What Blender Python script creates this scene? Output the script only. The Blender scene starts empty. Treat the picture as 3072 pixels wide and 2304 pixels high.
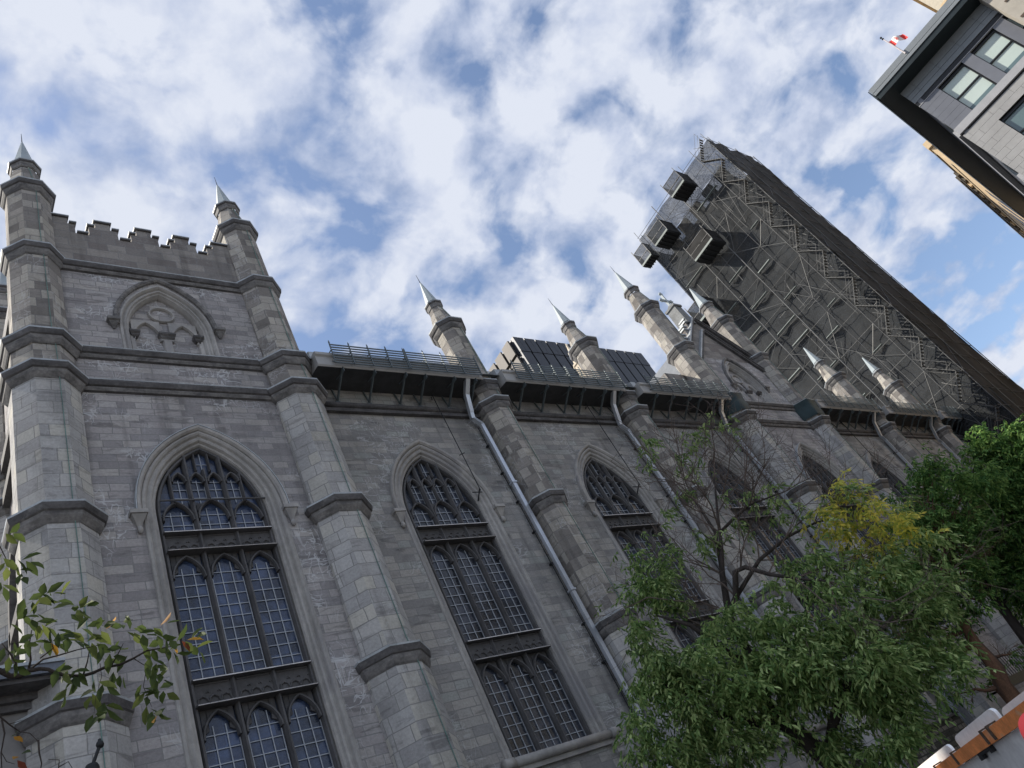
import bpy, bmesh, math, random
import numpy as np
from mathutils import Vector, Matrix
random.seed(7); rng = np.random.default_rng(7)
scene = bpy.context.scene
COL = scene.collection
pi = math.pi

# ------------------------------------------------------------------ camera
YAW, PITCH, ROLL, FPX = 0.8828, 0.632, -0.5424, 2340.0
CAM = np.array([0.0, -18.0, 1.6])
def _rot():
    B = np.array([[1, 0, 0], [0, 0, -1], [0, 1, 0.]])
    c, s = math.cos(YAW), math.sin(YAW); Y = np.array([[c, -s, 0], [s, c, 0], [0, 0, 1]])
    c, s = math.cos(PITCH), math.sin(PITCH); P = np.array([[1, 0, 0], [0, c, s], [0, -s, c]])
    c, s = math.cos(ROLL), math.sin(ROLL); R = np.array([[c, -s, 0], [s, c, 0], [0, 0, 1]])
    return R @ P @ B @ Y
RM = _rot()
cam_data = bpy.data.cameras.new("camera"); cam = bpy.data.objects.new("camera", cam_data); COL.objects.link(cam)
m = Matrix.Identity(4)
for i in range(3):
    m[i][0] = RM[0][i]; m[i][1] = -RM[1][i]; m[i][2] = -RM[2][i]; m[i][3] = CAM[i]
cam.matrix_world = m
cam_data.sensor_width = 36.0; cam_data.lens = FPX / 3072 * 36.0
cam_data.clip_start = 0.1; cam_data.clip_end = 3000
scene.camera = cam
scene.render.resolution_x = 1024; scene.render.resolution_y = 768

# survey helpers: a sight line from where the photographer stood, cut by a real plane of the site
def sight(px, py):
    return RM.T @ np.array([(px - 1536) / FPX, (py - 1152) / FPX, 1.0])
def on_y(px, py, y):
    d = sight(px, py); return CAM + d * ((y - CAM[1]) / d[1])
def on_x(px, py, x):
    d = sight(px, py); return CAM + d * (x / d[0])
def on_z(px, py, z):
    d = sight(px, py); return CAM + d * ((z - CAM[2]) / d[2])
def on_r(px, py, r):
    d = sight(px, py); return CAM + d * (r / np.linalg.norm(d))

# ------------------------------------------------------------------ light and sky
SUN = Vector((-0.52, 0.48, 0.70)).normalized()
EXPOSURE = 1.50
SKY_STRENGTH = 0.1
sun_data = bpy.data.lights.new("sun", 'SUN'); sun_data.energy = 2.2; sun_data.angle = math.radians(0.8)
sun_data.color = (1.0, 0.93, 0.82)
sun = bpy.data.objects.new("sun", sun_data); COL.objects.link(sun)
sun.rotation_euler = SUN.to_track_quat('Z', 'Y').to_euler(); sun.location = (-20, 10, 60)

def world():
    w = bpy.data.worlds.new("World"); scene.world = w; w.use_nodes = True
    nt = w.node_tree; N = nt.nodes; L = nt.links
    bg = N["Background"]; bg.inputs["Strength"].default_value = SKY_STRENGTH
    sky = N.new("ShaderNodeTexSky"); sky.sky_type = 'NISHITA'; sky.sun_disc = False
    sky.sun_elevation = math.asin(SUN.z); sky.sun_rotation = math.atan2(SUN.x, SUN.y)
    sky.air_density = 1.0; sky.dust_density = 0.8; sky.ozone_density = 1.0
    tc = N.new("ShaderNodeTexCoord")
    def math_(op, a, b=None, clamp=False):
        n = N.new("ShaderNodeMath"); n.operation = op; n.use_clamp = clamp
        for i, v in enumerate((a, b)):
            if v is None: continue
            if isinstance(v, (int, float)): n.inputs[i].default_value = v
            else: L.new(v, n.inputs[i])
        return n.outputs[0]
    sep = N.new("ShaderNodeSeparateXYZ"); L.new(tc.outputs["Generated"], sep.inputs[0])
    zz = math_('ADD', math_('MAXIMUM', sep.outputs[2], 0.0), 0.42)
    px = math_('DIVIDE', sep.outputs[0], zz); py = math_('DIVIDE', sep.outputs[1], zz)
    comb = N.new("ShaderNodeCombineXYZ"); L.new(px, comb.inputs[0]); L.new(py, comb.inputs[1])
    def noise(scale, detail, rough, dist, off, lac=2.0):
        mp = N.new("ShaderNodeMapping"); L.new(comb.outputs[0], mp.inputs[0]); mp.inputs["Location"].default_value = off
        n = N.new("ShaderNodeTexNoise"); L.new(mp.outputs[0], n.inputs["Vector"])
        n.inputs["Scale"].default_value = scale; n.inputs["Detail"].default_value = detail
        n.inputs["Roughness"].default_value = rough; n.inputs["Distortion"].default_value = dist
        n.inputs["Lacunarity"].default_value = lac
        return n.outputs["Fac"]
    def ramp(v, stops):
        r = N.new("ShaderNodeValToRGB"); L.new(v, r.inputs[0]); e = r.color_ramp.elements
        while len(e) < len(stops): e.new(0.5)
        for k, (p, c) in zip(e, stops): k.position = p; k.color = c if len(c) == 4 else (*c, 1)
        return r.outputs[0]
    base = noise(CLOUD[0], 9, 0.52, 0.2, CLOUD[1])
    big = noise(3.4, 3, 0.5, 0.0, (3.3, 1.7, 0))
    dens = math_('ADD', math_('MULTIPLY', base, 0.8), math_('MULTIPLY', big, 0.3))
    # banks and gaps of this sky: soft patches in fixed compass directions
    for (dx, dy, wid, amt) in CLOUD_PATCHES:
        d = sight(dx, dy); d = d / np.linalg.norm(d)
        dot = N.new("ShaderNodeVectorMath"); dot.operation = 'DOT_PRODUCT'; L.new(tc.outputs["Generated"], dot.inputs[0])
        dot.inputs[1].default_value = tuple(d)
        k = math_('MULTIPLY', math_('SUBTRACT', dot.outputs["Value"], 1.0), 1.0 / (wid * wid / 2))
        e = math_('MULTIPLY', math_('EXPONENT', k), amt)
        dens = math_('ADD', dens, e)
    cov = ramp(dens, [(CLOUD[2], (0, 0, 0)), (CLOUD[2] + 0.07, (.6, .6, .6)), (CLOUD[2] + 0.15, (1, 1, 1))])
    shade = noise(CLOUD[0] * 1.3, 8, 0.55, 0.1, (CLOUD[1][0] + .12, CLOUD[1][1] - .1, 3))
    body = math_('ADD', math_('MULTIPLY', dens, 0.6), math_('MULTIPLY', shade, 0.5))
    k = 1 / SKY_STRENGTH
    ccol = ramp(body, [(0.47, tuple(k * v / 12 for v in CLOUD_C[0])), (0.555, tuple(k * v / 12 for v in CLOUD_C[1])), (0.66, tuple(k * v / 12 for v in CLOUD_C[2]))])
    sc = N.new("ShaderNodeVectorMath"); sc.operation = 'SCALE'; L.new(ccol, sc.inputs[0]); sc.inputs["Scale"].default_value = 12
    hs = N.new("ShaderNodeVectorMath"); hs.operation = 'MULTIPLY'; L.new(sky.outputs[0], hs.inputs[0]); hs.inputs[1].default_value = SKY_TINT
    mix = N.new("ShaderNodeMix"); mix.data_type = 'RGBA'; L.new(cov, mix.inputs[0])
    L.new(hs.outputs[0], mix.inputs[6]); L.new(sc.outputs[0], mix.inputs[7])
    L.new(mix.outputs[2], bg.inputs["Color"])
CLOUD = (12.5, (0.4, 2.1, 0), 0.445)
CLOUD_C = ((0.150, 0.177, 0.240), (0.205, 0.228, 0.285), (0.268, 0.284, 0.322))
SKY_TINT = (.80, .76, .74)
CLOUD_PATCHES = [(560, 400, .07, -.06), (930, 540, .05, -.06), (1250, 740, .05, -.04), (1000, 90, .05, -.05), (1420, 820, .05, -.04),
                 (100, 380, .05, -.06), (2950, 820, .08, -.05), (1450, 300, .14, .05), (250, 120, .16, .05),
                 (350, 560, .12, .05), (1900, 620, .16, .04)]
world()
vs = scene.view_settings
scene.display_settings.display_device = 'sRGB'
vs.view_transform = 'Standard'; vs.look = 'None'; vs.exposure = EXPOSURE; vs.gamma = 1.0; vs.use_curve_mapping = False
scene.cycles.max_bounces = 6; scene.cycles.transparent_max_bounces = 16; scene.cycles.use_denoising = True

# ------------------------------------------------------------------ materials
class Mat:
    def __init__(s, name):
        s.m = bpy.data.materials.new(name); s.m.use_nodes = True
        s.nt = s.m.node_tree; s.N = s.nt.nodes; s.L = s.nt.links; s.b = s.N["Principled BSDF"]
    def n(s, t, **k):
        x = s.N.new(t)
        for a, v in k.items(): setattr(x, a, v)
        return x
    def put(s, sock, v):
        if isinstance(v, bpy.types.NodeSocket): s.L.new(v, sock)
        else: sock.default_value = v
    def math(s, op, a, b=0.0, clamp=False):
        x = s.n("ShaderNodeMath", operation=op); x.use_clamp = clamp; s.put(x.inputs[0], a); s.put(x.inputs[1], b); return x.outputs[0]
    def mix(s, f, a, b, mode='MIX'):
        x = s.n("ShaderNodeMix", data_type='RGBA', blend_type=mode)
        s.put(x.inputs[0], f)
        s.put(x.inputs[6], a if isinstance(a, bpy.types.NodeSocket) else (*a, 1)); s.put(x.inputs[7], b if isinstance(b, bpy.types.NodeSocket) else (*b, 1))
        return x.outputs[2]
    def noise(s, v, scale, detail=4, rough=.55, dist=0, stretch=None, off=None):
        if stretch or off:
            mp = s.n("ShaderNodeMapping"); s.L.new(v, mp.inputs[0])
            if stretch: mp.inputs["Scale"].default_value = stretch
            if off: mp.inputs["Location"].default_value = off
            v = mp.outputs[0]
        x = s.n("ShaderNodeTexNoise"); s.L.new(v, x.inputs["Vector"]); x.inputs["Scale"].default_value = scale
        x.inputs["Detail"].default_value = detail; x.inputs["Roughness"].default_value = rough; x.inputs["Distortion"].default_value = dist
        return x.outputs["Fac"]
    def ramp(s, v, stops, interp='LINEAR'):
        r = s.n("ShaderNodeValToRGB"); s.L.new(v, r.inputs[0]); r.color_ramp.interpolation = interp
        e = r.color_ramp.elements
        while len(e) < len(stops): e.new(0.5)
        for k, (p, c) in zip(e, stops): k.position = p; k.color = (*c, 1) if len(c) == 3 else c
        return r.outputs[0]
    def g(s, v): return (v, v, v)
    def bump(s, h, strength=.4, dist=.02, prev=None):
        b = s.n("ShaderNodeBump"); b.inputs["Strength"].default_value = strength; b.inputs["Distance"].default_value = dist
        s.L.new(h, b.inputs["Height"])
        if prev: s.L.new(prev, b.inputs["Normal"])
        return b.outputs[0]

def stone(name, palette, bw=.95, bh=.36, mortar=(.20, .20, .20), scrib=.5, strata=.5, msize=.014, stain=.35, grout=(.62, .63, .64)):
    """coursed limestone ashlar: random tone per block, bedding streaks, dirt, pale repointing scribbles"""
    M = Mat(name)
    uv = M.n("ShaderNodeUVMap").outputs[0]
    oi = M.n("ShaderNodeObjectInfo")
    cx = M.n("ShaderNodeCombineXYZ"); M.put(cx.inputs[0], M.math('MULTIPLY', oi.outputs["Random"], 53.0))
    M.put(cx.inputs[1], M.math('MULTIPLY', M.math('ROUND', M.math('MULTIPLY', oi.outputs["Random"], 60.0)), bh))
    va = M.n("ShaderNodeVectorMath", operation='ADD'); M.L.new(uv, va.inputs[0]); M.L.new(cx.outputs[0], va.inputs[1])
    v0 = va.outputs[0]
    # slightly wavering courses
    nz = M.n("ShaderNodeTexNoise"); M.L.new(v0, nz.inputs["Vector"]); nz.inputs["Scale"].default_value = .9; nz.inputs["Detail"].default_value = 3
    sub = M.n("ShaderNodeVectorMath", operation='SUBTRACT'); M.L.new(nz.outputs["Color"], sub.inputs[0]); sub.inputs[1].default_value = (.5, .5, .5)
    scl = M.n("ShaderNodeVectorMath", operation='MULTIPLY'); M.L.new(sub.outputs[0], scl.inputs[0]); scl.inputs[1].default_value = (.14, .05, 0)
    add = M.n("ShaderNodeVectorMath", operation='ADD'); M.L.new(v0, add.inputs[0]); M.L.new(scl.outputs[0], add.inputs[1])
    v = add.outputs[0]
    def brick(w, h, off, sq, sqf):
        b = M.n("ShaderNodeTexBrick"); M.L.new(v, b.inputs["Vector"])
        b.inputs["Color1"].default_value = (0, 0, 0, 1); b.inputs["Color2"].default_value = (1, 1, 1, 1); b.inputs["Mortar"].default_value = (.5, .5, .5, 1)
        b.inputs["Scale"].default_value = 1; b.inputs["Mortar Size"].default_value = msize; b.inputs["Mortar Smooth"].default_value = .25
        b.inputs["Brick Width"].default_value = w; b.inputs["Row Height"].default_value = h
        b.offset = off; b.offset_frequency = 2; b.squash = sq; b.squash_frequency = sqf
        return b
    b = brick(bw, bh, .42, .62, 3)
    tone = M.ramp(b.outputs["Color"], [(i / len(palette), c) for i, c in enumerate(palette)], 'CONSTANT')
    mid = palette[len(palette) // 2]
    f1 = M.noise(v0, 1.0, 5, .6, .8, (.8, 4.2, 1))
    st = M.ramp(f1, [(.34, M.g(1 - .75 * strata)), (.44, M.g(1)), (.62, M.g(1)), (.74, M.g(1 + .22 * strata))])
    col = M.mix(1.0, tone, st, 'MULTIPLY')
    f2 = M.noise(v0, .33, 5, .6, .4, (1, .55, 1), (7, 3, 0))
    col = M.mix(1.0, col, M.ramp(f2, [(.32, M.g(1 - stain)), (.5, M.g(1)), (.72, M.g(1.12))]), 'MULTIPLY')
    f4 = M.noise(v0, 1.0, 4, .6, .3, (1.5, .10, 1), (2, 11, 0))
    col = M.mix(1.0, col, M.ramp(f4, [(.30, M.g(.66)), (.44, M.g(1)), (.7, M.g(1.06))]), 'MULTIPLY')
    f3 = M.noise(v0, 14, 6, .7)
    col = M.mix(1.0, col, M.ramp(f3, [(.3, M.g(.82)), (.7, M.g(1.14))]), 'MULTIPLY')
    col = M.mix(M.math('MULTIPLY', b.outputs["Fac"], .8), col, mortar)
    if scrib > 0:
        c1 = M.noise(v0, 1.2, 2, .5, .8, (1, 2.8, 1), (13, 5, 0))
        line = M.ramp(M.math('ABSOLUTE', M.math('SUBTRACT', c1, .5)), [(.010, M.g(1)), (.020, M.g(0))])
        c2 = M.noise(v0, 1.5, 1.5, .5, .6, (2.6, .9, 1), (31, 9, 0))
        line2 = M.ramp(M.math('ABSOLUTE', M.math('SUBTRACT', c2, .53)), [(.008, M.g(1)), (.017, M.g(0))])
        mask = M.ramp(M.noise(v0, .42, 2, .5, 0, None, (3, 8, 0)), [(.50, M.g(0)), (.58, M.g(1))])
        lf = M.math('MULTIPLY', M.math('MAXIMUM', line, line2), mask)
        col = M.mix(M.math('MULTIPLY', lf, scrib), col, grout)
    M.put(M.b.inputs["Base Color"], col); M.b.inputs["Roughness"].default_value = .9
    M.b.inputs["Specular IOR Level"].default_value = .25
    h = M.math('SUBTRACT', M.math('MULTIPLY', f3, .35), b.outputs["Fac"])
    h = M.math('ADD', h, M.math('MULTIPLY', b.outputs["Color"], .25))
    M.put(M.b.inputs["Normal"], M.bump(h, .55, .02))
    return M.m

def plain(name, col, rough=.8, metal=0.0, var=.25, scale=3.0, stretch=None, bump=.15, spec=.4, col2=None, thresh=.5, coord="Object"):
    """a plain surface with uneven tone: dirt and weathering at two sizes"""
    M = Mat(name)
    tc = M.n("ShaderNodeTexCoord").outputs[coord]
    f = M.noise(tc, scale, 6, .6, .3, stretch); g = M.noise(tc, scale * 7, 4, .6)
    c = M.mix(1.0, (*col,) if False else col, M.ramp(f, [(.3, M.g(1 - var)), (.7, M.g(1 + var * .6))]), 'MULTIPLY')
    c = M.mix(1.0, c, M.ramp(g, [(.3, M.g(1 - var * .5)), (.7, M.g(1 + var * .3))]), 'MULTIPLY')
    if col2 is not None:
        k = M.ramp(M.noise(tc, scale * .8, 6, .65, .5, stretch, (5, 2, 8)), [(thresh, M.g(0)), (thresh + .13, M.g(1))])
        c = M.mix(k, c, col2)
    M.put(M.b.inputs["Base Color"], c); M.b.inputs["Roughness"].default_value = rough; M.b.inputs["Metallic"].default_value = metal
    M.b.inputs["Specular IOR Level"].default_value = spec
    if bump: M.put(M.b.inputs["Normal"], M.bump(g, bump, .02))
    return M.m

# ------------------------------------------------------------------ mesh helpers
class MB:
    def __init__(s): s.v = []; s.f = []; s.mi = []; s.sm = []; s.cur = 0; s.smooth = False
    def face(s, pts):
        b = len(s.v); s.v += [tuple(p) for p in pts]; s.f.append(tuple(range(b, b + len(pts)))); s.mi.append(s.cur); s.sm.append(s.smooth)
    def idx(s, verts, faces):
        b = len(s.v); s.v += [tuple(p) for p in verts]
        for f in faces: s.f.append(tuple(b + i for i in f)); s.mi.append(s.cur); s.sm.append(s.smooth)
    def box(s, x0, x1, y0, y1, z0, z1):
        v = [(x0, y0, z0), (x1, y0, z0), (x1, y1, z0), (x0, y1, z0), (x0, y0, z1), (x1, y0, z1), (x1, y1, z1), (x0, y1, z1)]
        s.idx(v, [(0, 3, 2, 1), (4, 5, 6, 7), (0, 1, 5, 4), (1, 2, 6, 5), (2, 3, 7, 6), (3, 0, 4, 7)])
    def obox(s, o, u, v, w):
        """box from corner o along three edge vectors"""
        o, u, v, w = map(np.array, (o, u, v, w)); p = [o, o + u, o + u + v, o + v]; q = [x + w for x in p]
        F = [(0, 3, 2, 1), (4, 5, 6, 7), (0, 1, 5, 4), (1, 2, 6, 5), (2, 3, 7, 6), (3, 0, 4, 7)]
        if np.dot(np.cross(u, v), w) < 0: F = [f[::-1] for f in F]
        s.idx(p + q, F)
    def tube(s, pts, r, n=6, caps=True):
        pts = [Vector(p) for p in pts]; rs = r if isinstance(r, (list, tuple)) else [r] * len(pts)
        rings = []; prev = None
        for i, p in enumerate(pts):
            a = pts[max(i - 1, 0)]; b = pts[min(i + 1, len(pts) - 1)]; t = (b - a)
            if t.length < 1e-9: t = Vector((0, 0, 1))
            t.normalize()
            if prev is None: prev = t.orthogonal().normalized()
            x = (prev - t * prev.dot(t))
            if x.length < 1e-6: x = t.orthogonal()
            x.normalize(); prev = x; y = t.cross(x)
            rings.append([p + (x * math.cos(2 * pi * k / n) + y * math.sin(2 * pi * k / n)) * rs[i] for k in range(n)])
        vv = [q for rg in rings for q in rg]; F = []
        for i in range(len(pts) - 1):
            for k in range(n):
                F.append((i * n + k, i * n + (k + 1) % n, (i + 1) * n + (k + 1) % n, (i + 1) * n + k))
        if caps: F.append(tuple(range(n))[::-1]); F.append(tuple(range((len(pts) - 1) * n, len(pts) * n)))
        s.idx(vv, F)
    def bar(s, a, b, w, h=None, up=(0, 0, 1)):
        """square bar between two points"""
        a = Vector(a); b = Vector(b); t = (b - a).normalized(); u = Vector(up)
        if abs(t.dot(u)) > .95: u = Vector((0, 1, 0))
        x = t.cross(u).normalized() * (w / 2); y = x.cross(t).normalized() * ((h or w) / 2)
        v = [a - x - y, a + x - y, a + x + y, a - x + y, b - x - y, b + x - y, b + x + y, b - x + y]
        s.idx(v, [(0, 1, 2, 3), (7, 6, 5, 4), (4, 5, 1, 0), (5, 6, 2, 1), (6, 7, 3, 2), (7, 4, 0, 3)])
    def loft(s, rings, closed=True, capb=False, capt=False):
        n = len(rings[0]); vv = [p for r in rings for p in r]; F = []
        for i in range(len(rings) - 1):
            for k in range(n if closed else n - 1):
                F.append((i * n + k, i * n + (k + 1) % n, (i + 1) * n + (k + 1) % n, (i + 1) * n + k))
        if capb: F.append(tuple(range(n))[::-1])
        if capt: F.append(tuple(range((len(rings) - 1) * n, len(rings) * n)))
        s.idx(vv, F)
    def ribbon(s, pts, w, y0, y1, ch=.35, n0=None):
        """moulded bar that follows a line in the xz plane, chamfered towards the viewer"""
        P = [Vector((p[0], p[1])) for p in pts]; secs = []
        for i, p in enumerate(P):
            a = P[max(i - 1, 0)]; b = P[min(i + 1, len(P) - 1)]
            t = (b - a).normalized(); nrm = Vector((-t.y, t.x))
            if 0 < i < len(P) - 1:
                t1 = (p - a).normalized(); n1 = Vector((-t1.y, t1.x)); c = max(.5, nrm.dot(n1)); nrm = nrm / c
            q = []
            for off, yy in ((-.5, y1), (-.5, y0 + (y1 - y0) * .5), (-.5 * ch, y0), (.5 * ch, y0), (.5, y0 + (y1 - y0) * .5), (.5, y1)):
                z = p + nrm * (off * w); q.append((z.x, yy, z.y))
            secs.append(q)
        n = 6; vv = [x for q in secs for x in q]; F = []
        for i in range(len(secs) - 1):
            for k in range(n - 1):
                F.append((i * n + k, (i + 1) * n + k, (i + 1) * n + k + 1, i * n + k + 1)[::-1])
        F.append(tuple(range(n))[::-1]); F.append(tuple(range((len(secs) - 1) * n, len(secs) * n)))
        s.idx(vv, F)

def obj(name, mb, mats, parent=None, uv=True, loc=None):
    me = bpy.data.meshes.new(name)
    me.from_pydata(mb.v, [], mb.f)
    if not isinstance(mats, (list, tuple)): mats = [mats]
    for mt in mats: me.materials.append(mt)
    me.polygons.foreach_set("material_index", mb.mi); me.polygons.foreach_set("use_smooth", mb.sm)
    me.update()
    if uv and len(mb.f) < 60000:
        lay = me.uv_layers.new(name="UVMap"); d = lay.data; V = me.vertices
        for p in me.polygons:
            n = p.normal
            if abs(n.z) < .8:
                t = Vector((-n.y, n.x, 0)).normalized()
                ph = round(math.atan2(n.y, n.x), 2) * 7.31
                for li in p.loop_indices:
                    c = V[me.loops[li].vertex_index].co; d[li].uv = (c.dot(t) + ph, c.z)
            else:
                for li in p.loop_indices:
                    c = V[me.loops[li].vertex_index].co; d[li].uv = (c.x, c.y)
    o = bpy.data.objects.new(name, me); COL.objects.link(o)
    if loc is not None: o.location = loc
    if parent is not None: o.parent = parent
    return o
def empty(name, loc, rz=0):
    o = bpy.data.objects.new(name, None); COL.objects.link(o); o.location = loc; o.rotation_euler = (0, 0, rz); o.empty_display_size = .3; return o
def tag(o, label=None, cat=None, group=None, kind=None):
    for k, v in (("label", label), ("category", cat), ("group", group), ("kind", kind)):
        if v: o[k] = v
    return o
def copy_tree(o, parent=None):
    c = o.copy(); COL.objects.link(c); c.parent = parent
    for ch in list(o.children): copy_tree(ch, c)
    return c

# ------------------------------------------------------------------ material set
G = lambda r, g, b: (r, g, b)
WALL = stone("wall_limestone", [G(0.257, 0.244, 0.245), G(0.357, 0.336, 0.330), G(0.300, 0.285, 0.284), G(0.388, 0.367, 0.351), G(0.331, 0.311, 0.307), G(0.275, 0.264, 0.267), G(0.370, 0.353, 0.346)], bw=.78, bh=.262, scrib=.6)
WALL2 = stone("nave_limestone", [G(0.231, 0.225, 0.220), G(0.315, 0.307, 0.289), G(0.270, 0.262, 0.252), G(0.340, 0.326, 0.303), G(0.290, 0.279, 0.266), G(0.246, 0.242, 0.236), G(0.305, 0.311, 0.295)], bw=.74, bh=.27, scrib=.35)
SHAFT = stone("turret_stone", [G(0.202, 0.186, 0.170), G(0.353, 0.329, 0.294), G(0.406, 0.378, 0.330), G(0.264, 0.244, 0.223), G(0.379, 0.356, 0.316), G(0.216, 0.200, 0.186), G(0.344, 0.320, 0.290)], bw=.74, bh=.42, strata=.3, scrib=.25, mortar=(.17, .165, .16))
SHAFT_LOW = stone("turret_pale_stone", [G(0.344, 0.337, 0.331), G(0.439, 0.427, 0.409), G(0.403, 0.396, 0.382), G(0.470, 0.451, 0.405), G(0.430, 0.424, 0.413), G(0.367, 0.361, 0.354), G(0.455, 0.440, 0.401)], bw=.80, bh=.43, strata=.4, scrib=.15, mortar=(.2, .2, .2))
RUBBLE = stone("rubble_masonry", [G(.07, .07, .06), G(.20, .19, .165), G(.11, .105, .09), G(.24, .22, .19), G(.15, .14, .12)], bw=.42, bh=.2, strata=.5, scrib=0, msize=.03, mortar=(.05, .05, .045))
TRIM = plain("dressed_stone", (.40, .385, .365), var=.32, scale=.9, stretch=(1, 1, .6), col2=(.27, .262, .262), thresh=.52)
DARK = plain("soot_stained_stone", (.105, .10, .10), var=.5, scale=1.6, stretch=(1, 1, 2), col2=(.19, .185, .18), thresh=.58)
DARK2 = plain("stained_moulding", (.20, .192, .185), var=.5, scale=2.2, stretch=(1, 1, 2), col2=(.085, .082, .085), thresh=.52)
LEAD = plain("lead_flashing", (.42, .45, .47), rough=.5, metal=.2, var=.3, scale=2.5, col2=(.27, .30, .31), thresh=.6)
SPIRE = plain("zinc_spire", (.34, .39, .41), rough=.55, metal=.0, var=.18, scale=1.8, stretch=(1, 1, .35))
ROOFM = plain("zinc_roof", (.20, .21, .22), rough=.55, metal=.3, var=.2)
FASCIA = plain("gutter_fascia", (.36, .355, .345), rough=.5, var=.15, scale=.7, stretch=(1, 1, 2))
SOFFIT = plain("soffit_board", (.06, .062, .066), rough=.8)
GALV = plain("galvanised_iron", (.12, .145, .155), rough=.5, metal=.35, var=.2)
GALV_L = plain("aluminium_pipe", (.62, .66, .72), rough=.3, metal=.6, var=.12, scale=.6, bump=.03)
TRAC = plain("painted_tracery", (.098, .096, .098), rough=.75, var=.3, scale=2)
LEADCAME = plain("window_lead_bars", (.36, .385, .42), rough=.5, metal=.2, var=.15)
TRANSOM = plain("transom_flashing", (.72, .70, .70), rough=.6, var=.25)
COPPER = plain("copper_strip", (.14, .24, .215), rough=.7, var=.4)
IRON = plain("black_iron", (.018, .02, .022), rough=.55, metal=.2, var=.3)
TIMBER = plain("bare_timber", (.42, .27, .13), rough=.8, var=.3)
BARK = plain("bark", (.055, .045, .04), rough=.95, var=.45, scale=5, stretch=(1, 1, .25), bump=.6)
BARK_R = plain("reddish_bark", (.16, .085, .05), rough=.95, var=.55, scale=3, stretch=(1, 1, .3), bump=.6, col2=(.07, .045, .035), thresh=.5)
TWIG = plain("twig_bark", (.13, .10, .085), rough=.95, var=.3, scale=4)

def glass_mat(name, tint, spec=.5):
    M = Mat(name); tc = M.n("ShaderNodeTexCoord").outputs["Object"]
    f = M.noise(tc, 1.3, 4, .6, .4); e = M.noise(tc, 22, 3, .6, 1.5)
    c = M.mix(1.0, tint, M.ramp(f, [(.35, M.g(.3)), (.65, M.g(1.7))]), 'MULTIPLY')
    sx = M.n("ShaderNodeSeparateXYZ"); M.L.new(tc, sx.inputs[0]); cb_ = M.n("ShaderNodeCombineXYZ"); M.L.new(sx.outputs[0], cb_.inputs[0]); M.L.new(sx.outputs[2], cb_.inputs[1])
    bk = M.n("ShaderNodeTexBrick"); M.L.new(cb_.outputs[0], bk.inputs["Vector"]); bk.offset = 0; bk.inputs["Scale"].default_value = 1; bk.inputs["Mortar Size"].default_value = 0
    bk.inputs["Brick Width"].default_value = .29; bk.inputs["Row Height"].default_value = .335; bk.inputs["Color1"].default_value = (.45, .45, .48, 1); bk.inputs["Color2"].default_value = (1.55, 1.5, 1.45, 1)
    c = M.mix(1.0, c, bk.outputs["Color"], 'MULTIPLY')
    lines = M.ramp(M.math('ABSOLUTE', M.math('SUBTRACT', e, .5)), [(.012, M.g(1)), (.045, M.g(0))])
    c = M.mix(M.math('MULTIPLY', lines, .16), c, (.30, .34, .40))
    M.put(M.b.inputs["Base Color"], c); M.b.inputs["Roughness"].default_value = .18
    M.b.inputs["Specular IOR Level"].default_value = spec; M.b.inputs["IOR"].default_value = 1.7
    M.put(M.b.inputs["Normal"], M.bump(M.math('ADD', M.noise(tc, 5, 2), M.math('MULTIPLY', bk.outputs['Color'], .0)), .3, .03))
    return M.m
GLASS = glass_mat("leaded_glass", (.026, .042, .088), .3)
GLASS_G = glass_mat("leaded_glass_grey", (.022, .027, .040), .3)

# ------------------------------------------------------------------ basilica
church = empty("basilica", (32, 0, 0))
tag(church, "huge grey limestone gothic church with octagonal buttress turrets and tall lancet windows", "church")
_cinv = Vector((32, 0, 0))
def cobj(name, mb, mats, parent=None):
    """mesh written in site coordinates, parented to the church or to one of its parts"""
    par = parent or church
    off = Vector((0, 0, 0)); q = par
    while q is not None: off += q.location; q = q.parent
    mb.v = [(v[0] - off.x, v[1] - off.y, v[2] - off.z) for v in mb.v]
    return obj(name, mb, mats, par)

TX = [3.48, 11.0, 19.65, 28.2, 36.75, 44.42, 53.4, 62.2]          # turret axes along the side
CY = -0.2
YT = -0.42                                                          # face of the tower bays; the nave wall stands at y = 0

def octa(w, z, cx=0, cy=0):
    r = w / 2 / math.cos(pi / 8)
    return [(cx + r * math.cos(pi / 8 + k * pi / 4), cy + r * math.sin(pi / 8 + k * pi / 4), z) for k in range(8)]

def cornice_mb(z, ws, W, h=.62, wt=None):
    """octagonal moulded band; W across at the lip, z its upper lip"""
    mb = MB(); wt = wt or ws
    prof = [(z - h, ws + .02), (z - h + .05, ws + .09), (z - h + .17, ws + (W - ws) * .50), (z - h + .27, ws + (W - ws) * .60), (z - h + .30, ws + (W - ws) * .80), (z - .13, W - .03), (z - .05, W)]
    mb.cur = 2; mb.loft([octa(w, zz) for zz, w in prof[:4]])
    mb.cur = 0; mb.loft([octa(w, zz) for zz, w in prof[3:]])
    mb.cur = 1; mb.loft([octa(W, z - .05), octa(W + .02, z)]); mb.loft([octa(W + .02, z), octa(wt + .02, z + .09)])
    return mb

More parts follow.
